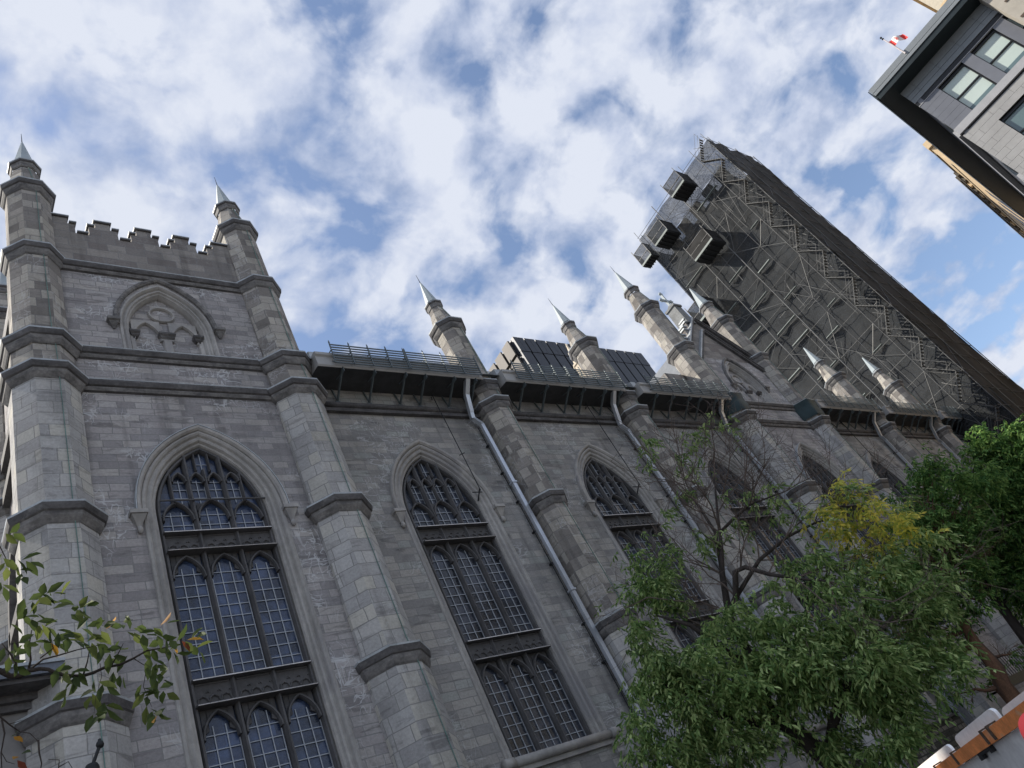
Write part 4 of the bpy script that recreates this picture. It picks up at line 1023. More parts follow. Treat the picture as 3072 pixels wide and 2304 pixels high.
# pale block seen past the roof edge at the top of the picture
p3 = Vector(on_r(2795, 22, 95)); far = empty("pale_tower_block", (p3.x, p3.y, 0)); tag(far, "pale cream office tower peeking over the dark roof edge beside the flag", "building")
vv = Vector((p3.x - CAM[0], p3.y - CAM[1], 0)).normalized(); rr = Vector((vv.y, -vv.x, 0))
mb = MB(); mb.obox((0, 0, 0), tuple(rr * 18), tuple(vv * 14), (0, 0, p3.z + 3)); obj("wall", mb, plain("cream_wall", (.50, .45, .36), var=.12), far)
mb = MB(); mb.obox(tuple(rr * -.25 - vv * .25 + Vector((0, 0, p3.z + 3.002))), tuple(rr * 18.5), tuple(vv * 14.5), (0, 0, .8)); obj("parapet", mb, OLD, far)
for k in range(8):
    mb = MB(); mb.obox(tuple(rr * .4 - vv * .06 + Vector((0, 0, p3.z - 1 - k * 3.5))), tuple(rr * 17), tuple(vv * .05), (0, 0, .25)); obj("band", mb, OLD, far)

# ------------------------------------------------------------------ dark ribbed skyscraper behind the nave roof
RIB = plain("anodised_cladding", (.040, .043, .050), rough=.45, metal=.3, var=.15, scale=.1); RIB_S = plain("anodised_side", (.11, .10, .092), rough=.6, metal=.2, var=.12, scale=.1)
ks = 98 / 48.0; SX0 = 62.75 * ks; SX1 = 87.7 * ks; SZ = (65.6 - 1.6) * ks + 1.6; SY = 80.0
sky_s = empty("dark_skyscraper", (SX0, SY, 0)); tag(sky_s, "black ribbed skyscraper rising behind the nave eaves", "skyscraper")
mb = MB(); mb.box(0, SX1 - SX0, 0, 40, 0, SZ - 6); mb.box(0, SX1 - SX0, 0, 40, SZ - 5.4, SZ); obj("wall", mb, RIB, sky_s)
mb = MB(); mb.box(-.3, -.02, .5, 40, 0, SZ - 5.5)
for k in range(10): mb.box(-.9, -.31, .4 + 4 * k, 3.6 + 4 * k, SZ - 12, SZ - 6.3); mb.box(-.9, -.31, .4 + 4 * k, 3.6 + 4 * k, SZ - 5.3, SZ)
obj("side_cladding", mb, RIB_S, sky_s)
nr = 13; wr = (SX1 - SX0) / nr
for k in range(nr):
    mb = MB(); mb.box(k * wr + .12, (k + 1) * wr - .42, -1.0, -.02, 0, SZ - 5.42); obj("rib", mb, RIB, sky_s)
    mb = MB(); mb.box(k * wr + .12, (k + .49) * wr, -1.1, -.02, SZ - 5.3, SZ + .2); obj("parapet_panel", mb, RIB, sky_s)
    mb = MB(); mb.box((k + .51) * wr, (k + 1) * wr - .3, -1.1, -.02, SZ - 5.3, SZ + .2); obj("parapet_panel", mb, RIB, sky_s)

# ------------------------------------------------------------------ ground, street, pavements
ASPH = plain("asphalt", (.05, .05, .052), rough=.9, var=.3, scale=.8); PAVE = plain("pavement", (.22, .21, .20), rough=.9, var=.2, scale=.7); EARTH = plain("ground_paving", (.14, .135, .13), rough=.95, var=.2, scale=.2)
mb = MB(); mb.face([(-900, -900, 0), (900, -900, 0), (900, 900, 0), (-900, 900, 0)]); tag(obj("ground", mb, EARTH), kind="structure")
mb = MB(); mb.face([(-60, -16.2, .004), (160, -16.2, .004), (160, -9.4, .004), (-60, -9.4, .004)]); tag(obj("road", mb, ASPH), kind="structure")
mb = MB(); mb.box(-60, 160, -9.39, -5.2, .005, .13); tag(obj("pavement", mb, PAVE), kind="structure")
mb = MB(); mb.box(-60, 160, -19.5, -16.21, .005, .13); tag(obj("pavement", mb, PAVE), kind="structure")

# ------------------------------------------------------------------ trees
def leaf_mat(name, c1, c2, c3, trans=.35):
    M = Mat(name); geo = M.n("ShaderNodeNewGeometry")
    col = M.ramp(geo.outputs["Random Per Island"], [(0, c1), (.55, c2), (.93, c3), (1, tuple(x * 1.35 for x in c3))])
    tc = M.n("ShaderNodeTexCoord").outputs["Object"]
    col = M.mix(1.0, col, M.ramp(M.noise(tc, .8, 3), [(.3, M.g(.75)), (.7, M.g(1.25))]), 'MULTIPLY')
    M.put(M.b.inputs["Base Color"], col); M.b.inputs["Roughness"].default_value = .6; M.b.inputs["Specular IOR Level"].default_value = .2
    tr = M.n("ShaderNodeBsdfTranslucent"); M.put(tr.inputs["Color"], col)
    mx = M.n("ShaderNodeMixShader"); mx.inputs[0].default_value = trans
    M.L.new(M.b.outputs[0], mx.inputs[1]); M.L.new(tr.outputs[0], mx.inputs[2]); M.L.new(mx.outputs[0], M.N["Material Output"].inputs["Surface"])
    return M.m
LEAF = leaf_mat("ash_leaf", (.085, .165, .055), (.23, .34, .11), (.44, .54, .23), .45)
LEAF_D = leaf_mat("dark_leaf", (.045, .115, .032), (.12, .235, .062), (.24, .36, .10), .45)
LEAF_Y = leaf_mat("yellowing_leaf", (.30, .40, .09), (.62, .60, .13), (.85, .72, .15), .5)
LEAF_N = leaf_mat("near_leaf", (.050, .075, .024), (.085, .12, .036), (.15, .18, .05), .4)
LEAF_O = leaf_mat("autumn_leaf", (.40, .17, .02), (.55, .30, .04), (.16, .04, .02), .3)

class Leaves:
    def __init__(s): s.V = []; s.F = []; s.n = 0
    def add(s, base, axis, nrm, L, W):
        """lance-shaped leaflets, folded along the midrib; arrays of n"""
        base, axis, nrm = map(np.asarray, (base, axis, nrm)); side = np.cross(axis, nrm); side /= np.linalg.norm(side, axis=1, keepdims=True) + 1e-9
        up = np.cross(side, axis); L = np.asarray(L)[:, None]; W = np.asarray(W)[:, None]; n = len(base)
        p = [base, base + axis * L * .40 + side * W * .5 + up * W * .12, base + axis * L * .75 + side * W * .34 + up * W * .08, base + axis * L - up * L * .10,
             base + axis * L * .75 - side * W * .34 + up * W * .08, base + axis * L * .40 - side * W * .5 + up * W * .12]
        arr = np.stack(p, 1).reshape(-1, 3); s.V.append(arr)
        ix = (np.arange(n) * 6 + s.n)[:, None]
        s.F.append(np.concatenate([ix + np.array([[0, 1, 2, 3]]), ix + np.array([[0, 3, 4, 5]])], 1).reshape(-1, 4)); s.n += 6 * n
    def build(s, name, mat, parent, off):
        V = np.concatenate(s.V) - np.array(off); F = np.concatenate(s.F).astype(np.int32)
        me = bpy.data.meshes.new(name); me.vertices.add(len(V)); me.vertices.foreach_set("co", V.ravel().astype(np.float32))
        me.loops.add(F.size); me.loops.foreach_set("vertex_index", F.ravel()); me.polygons.add(len(F))
        me.polygons.foreach_set("loop_start", np.arange(len(F), dtype=np.int32) * 4)
        me.materials.append(mat); me.update(calc_edges=True); me.validate()
        o = bpy.data.objects.new(name, me); COL.objects.link(o); o.parent = parent; return o
def unit(v): return v / (np.linalg.norm(v, axis=-1, keepdims=True) + 1e-9)
def sprigs(lv, P, L=.11, W=.04, k=7, droop=.6, size=.30):
    """compound ash leaves: k leaflets along a drooping stalk at every point of P"""
    n = len(P); d = unit(rng.normal(size=(n, 3)) * np.array([1, 1, .5]) + np.array([0, 0, -droop * .6])); ln = size * rng.uniform(.7, 1.25, n)[:, None]
    for j in range(k):
        u = (j + 1) / k; sgn = 1 if j % 2 else -1
        base = P + d * ln * u + np.array([0, 0, -1]) * (u ** 2) * .10 * droop * ln / .3
        sd = unit(np.cross(d, rng.normal(size=(n, 3)) * .25 + np.array([0, 0, 1.0])))
        ax = unit(d * .65 + sd * sgn * (0.75 if j < k - 1 else 0) + np.array([0, 0, -.45 * droop]) + rng.normal(size=(n, 3)) * .22)
        nr_ = unit(np.array([0, 0, 1.0]) + rng.normal(size=(n, 3)) * .45)
        lv.add(base, ax, nr_, L * rng.uniform(.7, 1.25, n), W * rng.uniform(.8, 1.2, n))
def clump_points(c, r, n, per=15, sig=.15):
    m = max(2, n // per); C_ = blob_points(c, r, m, .25); k = rng.integers(0, m, n)
    return C_[k] + rng.normal(size=(n, 3)) * np.array([sig, sig, sig * .8])
def blob_points(c, r, n, hollow=.35):
    v = unit(rng.normal(size=(n, 3))); rad = (hollow + (1 - hollow) * rng.random(n)) ** (1 / 2.0); return np.asarray(c) + v * rad[:, None] * np.asarray(r)
def wig(a, b, n, amp):
    a, b = np.asarray(a, float), np.asarray(b, float); L = np.linalg.norm(b - a); P = [a + (b - a) * k / n for k in range(n + 1)]
    for k in range(1, n): P[k] = P[k] + rng.normal(size=3) * amp * L
    return P
def branchlets(mb, a, d, L, r, depth, spread=.55, n=4, up=.25):
    """forked twigs, each one thinner and shorter"""
    a = np.asarray(a, float); d = unit(np.asarray(d, float)); P = [a]; cur = a; dd = d
    for k in range(n):
        dd = unit(dd + rng.normal(size=3) * .16 + np.array([0, 0, up * .12])); cur = cur + dd * L / n; P.append(cur)
    mb.tube(P, [r * (1 - .6 * k / n) for k in range(n + 1)], 4 if r < .02 else 6, caps=False)
    if depth > 0:
        for k in range(rng.integers(2, 5)):
            i = rng.integers(1, n + 1); nd = unit(dd + rng.normal(size=3) * spread)
            branchlets(mb, P[i], nd, L * rng.uniform(.5, .8), max(r * .55, .0055), depth - 1, spread, max(3, n - 1), up)
    return P

# -- ash tree in front of the nave
S_ = 3072 / 2212.0
A0 = on_y(1820 * S_, 1659 * S_, -7.0)
vd = sight(1690 * S_, 1500 * S_); vd = unit(np.array([vd[0], vd[1], 0.0])); DA = np.dot((A0 - CAM)[:2], vd[:2])
def tA(x, y, dep=0.0):
    """point of the tree on the upright plane through its trunk, dep metres behind it (overview pixels)"""
    d = sight(x * S_, y * S_); return CAM + d * ((DA + dep) / np.dot(d, vd))
foot = tA(1905, 1760); foot[2] = 0
ash = empty("ash_tree", (foot[0], foot[1], 0)); tag(ash, "large green ash tree with bare twigs and yellowing top in front of the nave", "tree")
def aobj(name, mb, mat): mb.v = [tuple(np.array(v) - np.array([foot[0], foot[1], 0])) for v in mb.v]; return obj(name, mb, mat, ash, uv=False)
tr = MB(); tr.smooth = True
fork = tA(1700, 1565); mid = tA(1790, 1640)
tr.tube([foot, tA(1850, 1700), mid, tA(1740, 1600), fork, tA(1660, 1530, .1), tA(1625, 1480, .2)], [.30, .25, .22, .20, .19, .16, .13], 10)
b1 = tA(1560, 1240, .4)
tr.tube([tA(1660, 1530, .1), tA(1640, 1450, .3), tA(1600, 1380, .4), tA(1575, 1330, .5), b1, tA(1558, 1180, .4), tA(1550, 1110, .4), tA(1543, 1030, .5)], [.13, .11, .10, .095, .075, .05, .035, .02], 8)
tr.tube([tA(1575, 1330, .5), tA(1590, 1290, .2), tA(1588, 1235, 0), tA(1610, 1225, 0), tA(1660, 1240, -.3), tA(1720, 1250, -.5), tA(1790, 1255, -.7)], [.085, .08, .075, .06, .05, .035, .02], 8)
tr.tube([b1, tA(1545, 1150, .6), tA(1520, 1110, .8), tA(1500, 1080, .9), tA(1480, 1040, 1)], [.05, .045, .04, .03, .015], 7)
tr.tube([tA(1556, 1150, .4), tA(1580, 1125, .2), tA(1620, 1090, 0), tA(1660, 1075, -.1), tA(1700, 1060, -.2)], [.045, .04, .03, .02, .012], 7)
tr.tube([tA(1590, 1290, .2), tA(1640, 1210, .6), tA(1700, 1160, .9), tA(1760, 1130, 1.0), tA(1830, 1110, 1.1)], [.06, .05, .04, .03, .015], 7)
tr.tube([mid, tA(1800, 1560, -.4), tA(1830, 1480, -.8), tA(1870, 1400, -1.0), tA(1930, 1330, -.9)], [.14, .12, .10, .07, .03], 8)
tr.tube([fork, tA(1620, 1560, -.5), tA(1540, 1540, -1.0), tA(1470, 1500, -1.2), tA(1400, 1460, -1.3)], [.13, .10, .07, .05, .02], 8)
tr.tube([tA(1640, 1450, .3), tA(1560, 1400, -.3), tA(1490, 1350, -.7), tA(1420, 1330, -.9)], [.09, .07, .05, .02], 8)
aobj("trunk", tr, BARK)
tw = MB()
for (x, y, dep, dx, dy, L, r) in ((1556, 1150, .4, -.3, -1, 1.4, .022), (1545, 1040, .5, -.1, -1, 1.7, .02), (1500, 1080, .9, -.6, -.7, 1.5, .018), (1480, 1040, 1, -.3, -1, 1.3, .015), (1620, 1090, 0, .5, -.9, 1.5, .018), (1700, 1060, -.2, .6, -.6, 1.3, .015),
        (1640, 1210, .6, .2, -1, 1.6, .02), (1700, 1160, .9, .7, -.6, 1.6, .018), (1560, 1240, .4, -.9, -.5, 1.7, .022), (1575, 1330, .5, -1, -.4, 1.8, .022), (1600, 1225, 0, .1, -1, 1.4, .02), (1660, 1240, -.3, .5, -.8, 1.5, .018), (1720, 1250, -.5, .8, -.3, 1.6, .018), (1790, 1255, -.7, 1, .1, 1.6, .016),
        (1550, 1110, .4, .4, -.9, 1.5, .018), (1590, 1290, .2, -.7, -.7, 1.6, .02), (1556, 1180, .4, -.8, -.6, 1.7, .02), (1520, 1110, .8, -.9, -.3, 1.4, .015), (1600, 1380, .4, -1, -.2, 1.7, .02), (1830, 1110, 1.1, .8, -.5, 1.2, .012), (1760, 1130, 1.0, .3, -.9, 1.3, .014), (1558, 1080, .4, .3, -1, 1.4, .016), (1540, 1000, .5, .1, -1, 1.3, .012), (1610, 1100, 0, .0, -1, 1.4, .014)):
    a = tA(x, y, dep); b = tA(x + 60 * dx, y + 60 * dy, dep + random.uniform(-.6, .6))
    branchlets(tw, a, b - a, L * 1.15, r * 1.2, 3, .62); branchlets(tw, a, b - a + rng.normal(size=3) * .5, L * .9, r * .9, 3, .7)
for (x0, y0, x1, y1, x2, y2) in ((1720, 1250, 1780, 1300, 1850, 1330), (1850, 1330, 1920, 1345, 1990, 1335), (1790, 1255, 1815, 1330, 1860, 1380), (1690, 1330, 1740, 1380, 1760, 1450), (1480, 1300, 1400, 1290, 1340, 1320), (1860, 1290, 1930, 1300, 1985, 1270)):
    tw.tube([tA(x0, y0, -1.2), tA(x1, y1, -1.4), tA(x2, y2, -1.5)], [.016, .013, .006], 5); branchlets(tw, tA(x1, y1, -1.4), tA(x2, y2, -1.5) - tA(x1, y1, -1.4), .9, .008, 2, .6)
aobj("bare_twigs", tw, TWIG)
lv = Leaves(); by = Leaves()
px2m = DA / (FPX / S_) * 1.08
CR = [(1440, 1395, 75, -.8, 240), (1520, 1440, 95, -.9, 420), (1600, 1420, 85, -.6, 330), (1480, 1500, 85, -1.1, 380), (1400, 1470, 45, -1.2, 120), (1420, 1570, 60, -1.0, 200), (1500, 1590, 90, -1.0, 360), (1590, 1530, 100, -1.0, 460), (1560, 1640, 70, -.8, 200), (1440, 1650, 45, -.9, 110),
      (1690, 1400, 90, -.9, 380), (1690, 1480, 90, -1.1, 420), (1780, 1440, 90, -1.0, 380), (1760, 1350, 80, -.6, 260), (1860, 1400, 85, -.8, 330), (1850, 1490, 85, -1.1, 360), (1930, 1470, 75, -1.0, 260), (1905, 1555, 55, -1.0, 150), (1880, 1580, 60, -.8, 170), (1780, 1540, 65, -.9, 200), (1960, 1380, 65, -.6, 190), (1890, 1300, 70, -.5, 200), (1820, 1270, 60, -.4, 150), (1885, 1645, 44, -.6, 80), (1850, 1640, 55, -.3, 100), (1640, 1340, 70, -.4, 180),
      (1390, 1310, 50, -.7, 120), (1440, 1280, 50, -.6, 110), (1350, 1225, 34, -.3, 46), (1400, 1235, 40, -.3, 60), (1460, 1240, 38, -.3, 50), (1340, 1290, 28, -.4, 34), (1760, 1240, 55, -.2, 110), (1800, 1190, 45, .1, 60), (1900, 1220, 60, .1, 100), (1990, 1290, 60, -.2, 120), (2010, 1200, 50, .2, 80), (2020, 1340, 55, -.3, 110), (2040, 1420, 50, -.4, 100),
      (1990, 1250, 45, 0, 70), (1480, 950, 28, .6, 34), (1535, 905, 18, .5, 14), (1400, 975, 24, 1, 30), (1440, 1120, 26, .5, 24), (1500, 1180, 26, .3, 26), (1470, 1060, 22, .7, 18), (1460, 1000, 16, .9, 10), (1570, 930, 14, .4, 8), (1505, 1010, 18, .6, 12), (1385, 945, 12, 1, 6), (1600, 1140, 30, 0, 24), (1650, 1045, 26, -.1, 22), (1520, 1150, 22, .6, 14), (1620, 1060, 24, .0, 16), (1690, 1100, 24, .2, 20), (1560, 1080, 16, .3, 9), (1730, 1120, 24, .3, 18), (1410, 1020, 12, .9, 6)]
for (x, y, r, dep, n) in CR:
    c = tA(x, y, dep); rm = r * px2m; sprigs(lv, clump_points(c, (rm, rm * 1.15, rm * .95), int(n * .62), 14, .17), .165, .056, 7, 1.0, .30)
for (x, y, r, dep, n) in ((1810, 1085, 36, 0, 60), (1850, 1110, 45, 0, 90), (1900, 1110, 45, .1, 90), (1830, 1060, 30, 0, 36), (1790, 1150, 34, 0, 40), (1950, 1130, 34, .2, 50), (1905, 1160, 36, .1, 55), (1860, 1160, 36, 0, 40), (1815, 1050, 16, 0, 12), (1920, 1215, 26, .1, 24)):
    c = tA(x, y, dep); rm = r * px2m * 1.25; sprigs(by, clump_points(c, (rm, rm, rm), int(n * .62), 7, .13), .155, .055, 7, .8, .26); sprigs(lv, clump_points(c, (rm, rm, rm), int(n * .12), 6, .13), .155, .055, 7, .8, .26)
lv.build("crown", LEAF, ash, (foot[0], foot[1], 0)); by.build("yellow_foliage", LEAF_Y, ash, (foot[0], foot[1], 0))

# -- dense tree at the right edge and the sparse one under it with a reddish trunk
def simple_tree(name, label, refpx, y, blobs, trunk_px, trunk_r, bark, leafm, Ls, Ws, trunk_to=None):
    p0 = on_y(refpx[0], refpx[1], y); vd = unit(np.array([p0[0], p0[1] + 18, 0.0])); D = np.dot(p0 - CAM, vd)
    def T(px, py, dep=0.0):
        d = sight(px, py); return CAM + d * ((D + dep) / np.dot(d, vd))
    pts = [T(*q) for q in trunk_px]; ft = pts[0].copy(); ft[2] = 0
    root = empty(name, (ft[0], ft[1], 0)); tag(root, label, "tree"); off = np.array([ft[0], ft[1], 0])
    mb = MB(); mb.smooth = True; P = [ft] + pts; n = len(P)
    mb.tube(P, [trunk_r * (1.15 - .75 * k / (n - 1)) for k in range(n)], 10)
    lv = Leaves(); k = D / FPX * 1.08
    for (x, yv, r, dep, cnt) in blobs:
        c = T(x, yv, dep); rm = r * k; sprigs(lv, clump_points(c, (rm, rm * 1.2, rm), int(cnt * .8), 13, Ls * 1.5), Ls * 1.2, Ws * 1.15, 7, .9, Ls * 2.2)
        src = P[min(range(1, n), key=lambda i: np.linalg.norm(P[i] - c))]
        W_ = wig(src, c, 4, .05); mb.tube(W_, [trunk_r * .28, trunk_r * .22, trunk_r * .17, trunk_r * .1, .01], 6)
        for q in range(3): branchlets(mb, W_[2 + q % 2], rng.normal(size=3) + (c - src) / (np.linalg.norm(c - src) + .01), rm * 1.1, .014, 2, .6)
    mb.v = [tuple(np.array(v) - off) for v in mb.v]; obj("trunk", mb, bark, root, uv=False)
    lv.build("crown", leafm, root, off); return root
simple_tree("dense_tree", "dense dark green leafy tree filling the right edge of the view", (3000, 1814), -6.2,
    [(2990, 1400, 70, 0, 500), (3060, 1360, 80, .5, 620), (3000, 1480, 75, -.5, 560), (3080, 1460, 90, 0, 700), (2980, 1560, 60, -.3, 380), (3060, 1560, 90, .2, 700), (2990, 1640, 60, 0, 340), (3070, 1660, 90, .3, 620), (3020, 1720, 60, -.3, 300), (3150, 1400, 120, 1, 500), (3160, 1560, 120, 1, 500), (3180, 1720, 120, 1, 400), (2950, 1340, 36, 0, 120), (3030, 1310, 46, .3, 220), (3090, 1760, 60, 0, 240), (2960, 1690, 45, .2, 120), (3060, 1800, 34, 0, 70)],
    [(3130, 1990), (3069, 1906), (2995, 1808), (2931, 1722), (2890, 1650), (2870, 1580)], .20, BARK, LEAF_D, .15, .062)
simple_tree("sparse_tree", "sparse green tree with reddish brown trunk and thin dark branches before the stone wall", (2930, 1940), -6.6,
    [(2720, 1520, 50, .3, 110), (2770, 1440, 50, .2, 130), (2840, 1430, 55, 0, 150), (2800, 1500, 65, -.3, 230), (2870, 1520, 60, 0, 220), (2910, 1450, 50, 0, 150), (2790, 1400, 34, 0, 60), (2740, 1590, 60, 0, 170), (2820, 1600, 65, -.3, 240), (2890, 1620, 60, -.2, 220), (2760, 1680, 60, -.2, 150), (2840, 1720, 60, 0, 170), (2700, 1750, 60, -.3, 150), (2790, 1790, 60, 0, 160), (2870, 1800, 45, 0, 90), (2730, 1860, 55, 0, 130), (2820, 1890, 50, 0, 110), (2750, 1950, 40, 0, 60), (2850, 1990, 24, 0, 22), (2780, 2020, 26, 0, 20), (2855, 2090, 20, 0, 22), (2690, 1990, 36, 0, 36), (2930, 1700, 40, 0, 60), (2960, 1790, 34, 0, 34), (2780, 1390, 24, .3, 22), (2660, 1930, 40, -.4, 60), (2960, 2060, 22, 0, 14), (3040, 1960, 26, .2, 24)],
    [(3010, 2060), (2992, 2010), (2965, 1975), (2925, 1930), (2900, 1890), (2872, 1840), (2850, 1780)], .24, BARK_R, LEAF_D, .135, .052)

# -- near branch reaching in from a tree beside the photographer
RN = 5.6
nt_foot = on_r(-620, 2330, RN); nt_foot[2] = 0
near = empty("street_tree", (nt_foot[0], nt_foot[1], 0)); tag(near, "near tree whose thin branch of green and orange leaves reaches in from the left edge", "tree")
noff = np.array([nt_foot[0], nt_foot[1], 0])
def Tn(x, y, d=0.0): return on_r(x, y, RN + d)
mb = MB(); mb.smooth = True
tr0 = on_r(-620, 2100, RN)
mb.tube([nt_foot, nt_foot + (tr0 - nt_foot) * .5, tr0, on_r(-640, 1500, RN + .2), on_r(-600, 900, RN + .5)], [.16, .13, .11, .07, .03], 10)
main = [tr0, Tn(-250, 2060), Tn(-60, 2010), Tn(0, 2012), Tn(30, 2028), Tn(60, 2027), Tn(85, 2012), Tn(120, 2006), Tn(145, 2008), Tn(170, 2020), Tn(215, 2028), Tn(250, 2027), Tn(280, 2018), Tn(315, 2002), Tn(360, 1994), Tn(400, 1975), Tn(440, 1952), Tn(480, 1945), Tn(540, 1935)]
mb.tube(main, [.05, .035, .022, .017, .016, .016, .014, .012, .011, .011, .010, .010, .0095, .009, .008, .007, .0055, .004, .002], 7)
for P, r in (([Tn(85, 2012), Tn(92, 1980), Tn(88, 1930), Tn(95, 1890)], .008), ([Tn(45, 2020), Tn(48, 1990), Tn(30, 1960), Tn(5, 1930)], .008), ([Tn(85, 2012), Tn(130, 1978), Tn(180, 1965), Tn(230, 1950), Tn(300, 1935)], .007), ([Tn(250, 2025), Tn(262, 1985), Tn(268, 1950)], .006), ([Tn(335, 1995), Tn(355, 1960), Tn(370, 1930)], .005), ([Tn(120, 1975), Tn(160, 1945), Tn(150, 1900)], .005),
             ([Tn(-80, 2040), Tn(0, 2150), Tn(30, 2175), Tn(60, 2195)], .007), ([Tn(5, 2158), Tn(14, 2200), Tn(3, 2260), Tn(6, 2310)], .006), ([Tn(28, 2172), Tn(50, 2166), Tn(68, 2160)], .003), ([Tn(3, 2255), Tn(20, 2285), Tn(45, 2292)], .003), ([Tn(115, 2220), Tn(118, 2260), Tn(125, 2290), Tn(118, 2330)], .006), ([Tn(175, 2310), Tn(178, 2280), Tn(145, 2278)], .004), ([Tn(178, 2300), Tn(205, 2285), Tn(220, 2310)], .004), ([Tn(118, 2330), Tn(150, 2340), Tn(175, 2310)], .006), ([Tn(60, 2195), Tn(90, 2200), Tn(115, 2225)], .004), ([Tn(-60, 1480), Tn(-10, 1620), Tn(20, 1680)], .006), ([Tn(400, 1975), Tn(440, 2000), Tn(430, 2060), Tn(455, 2120)], .0035), ([Tn(300, 1990), Tn(305, 2030), Tn(288, 2090), Tn(282, 2140)], .0022)):
    mb.tube(P, [r * (1 - .6 * k / (len(P) - 1)) for k in range(len(P))], 5)
mb.v = [tuple(np.array(v) - noff) for v in mb.v]; obj("trunk", mb, BARK, near, uv=False)
lg = Leaves(); lo_ = Leaves()
def near_sprig(x, y, ddx, ddy, n=5, L=.115, autumn=.0, dep=0.0):
    p = Tn(x, y, dep); e = Tn(x + ddx, y + ddy, dep + random.uniform(-.15, .15)); d = unit(e - p); ln = np.linalg.norm(e - p)
    for j in range(n):
        u = (j + 1) / n; sgn = 1 if j % 2 else -1; b = p + d * ln * u
        vw = unit(sight(x, y)); sd = unit(np.cross(d, vw))
        ax = unit(d * .7 + sd * sgn * (.75 if j < n - 1 else 0.05) + rng.normal(size=3) * .25 + np.array([0, 0, -.25])); nr_ = unit(-vw * .6 + np.array([0, 0, .6]) + rng.normal(size=3) * .5)
        (lo_ if random.random() < autumn * .4 else lg).add(b[None], ax[None], nr_[None], np.array([L * random.uniform(.8, 1.25)]), np.array([L * random.uniform(.40, .54)]))
random.seed(3)
for x, y, dx, dy, a in ((10, 1880, 60, -30, 0), (40, 1850, 70, -10, 0), (80, 1850, 60, 30, .1), (100, 1870, 70, 20, 0), (150, 1840, 30, -50, 0), (60, 1900, 60, 40, .15), (110, 1910, 70, 20, 0), (160, 1890, 60, 30, 0), (200, 1900, 60, -20, 0), (0, 1930, 40, 40, 0), (30, 1920, 50, 20, .1), (130, 1930, 60, -10, .1), (200, 1850, 50, -30, 0), (220, 1830, 40, -10, 0), (100, 1800, 40, -20, 0), (60, 1790, 50, 20, 0), (130, 1800, 30, -20, 0), (230, 1920, 60, 10, .3), (290, 1900, 40, -20, .1), (300, 1930, 40, 40, .1), (260, 1910, 50, -30, .4), (200, 1990, 20, 40, 0), (240, 1990, -10, 50, 0), (270, 2030, 50, 30, .2), (310, 1990, 50, -40, 0), (330, 2010, 40, 20, 0), (370, 1900, 40, -20, .2), (390, 1895, 50, 10, .2), (420, 1930, 50, 20, .1), (440, 1890, 60, -20, .1), (460, 1900, 50, 20, .1), (500, 1930, 60, -10, .7), (490, 1940, 40, 20, .6), (540, 1930, 50, -20, .05), (560, 1925, 40, 30, 0), (440, 1960, 40, 40, .1), (430, 1990, 50, 30, .05), (450, 2030, 40, 10, .15), (420, 2040, 20, 50, .15), (460, 2050, 40, 30, .05), (400, 2060, 30, 30, .1), (430, 2110, 40, 30, .15), (450, 2130, 20, 20, .2), (5, 1600, 35, 0, 0), (0, 1650, 20, 50, 0), (40, 1675, 50, 10, 0), (50, 1690, 20, 40, 0), (0, 1740, 10, 20, 0), (20, 1960, 30, 40, 0), (160, 2000, 30, 20, .1), (350, 1880, 30, -20, 0)):
    near_sprig(x, y, dx, dy, 3 if random.random() < .5 else 4, .098, a)
for x, y, dx, dy, n in ((290, 2060, -20, 30, 3), (310, 2100, 10, 25, 3), (205, 2050, -8, 30, 2), (195, 1970, 5, 30, 2)): near_sprig(x, y, dx, dy, n, .12, .35 if x != 205 else .9)
near_sprig(275, 2140, 20, 12, 4, .10, .2); near_sprig(35, 2215, 10, -10, 2, .08, 1); near_sprig(45, 2290, 20, -30, 3, .09, 1)
lg.build("crown", LEAF_N, near, noff); lo_.build("autumn_leaves", LEAF_O, near, noff)

# ------------------------------------------------------------------ small things near the ground
lp = on_y(300, 2234, -1.6)
lamp = empty("floodlight", (lp[0], lp[1], lp[2])); tag(lamp, "small black iron floodlight on an arm before the corner turret", "lamp")
b0 = np.array(on_y(276, 2300, -1.6)) - lp
mb = MB(); mb.tube([(0, 0, 0), tuple(b0 * .45), tuple(b0)], [.035, .03, .035], 8); mb.tube([tuple(b0), (b0[0] * .9, 1.0, b0[2] - .3)], .03, 6); obj("arm", mb, IRON, lamp)
mb = MB(); mb.smooth = True; mb.loft([[(r * math.cos(q * pi / 5), r * math.sin(q * pi / 5), h) for q in range(10)] for r, h in ((.005, -.07), (.06, -.05), (.075, 0), (.06, .05), (.035, .075), (.03, .11), (.005, .12))]); obj("knuckle", mb, IRON, lamp)
mb = MB(); mb.loft([[(b0[0] + r * math.cos(q * pi / 5), b0[1] + r * math.sin(q * pi / 5), b0[2] + h) for q in range(10)] for r, h in ((.10, -.35), (.13, -.3), (.13, -.02), (.10, .04), (.04, .06))], capb=True, capt=True); obj("lamp_housing", mb, IRON, lamp)

cp_ = on_y(2975, 2026, -.45); cctv = empty("security_camera", tuple(cp_)); tag(cctv, "white security camera on a bracket fixed to the church wall", "camera")
WHT = plain("white_plastic", (.78, .78, .76), rough=.4, var=.06)
mb = MB(); mb.box(-.5, -.06, -.14, .12, .02, .22); mb.box(-.54, -.5, -.16, .14, .0, .26); obj("housing", mb, WHT, cctv)
mb = MB(); mb.bar((-.05, 0, .1), (.32, .1, -.15), .09); mb.box(.25, .5, .0, .42, -.4, .1); obj("bracket", mb, WHT, cctv)
mb = MB(); mb.tube([(-.54, -.01, .12), (-.57, -.01, .12)], .08, 8); obj("lens", mb, IRON, cctv)

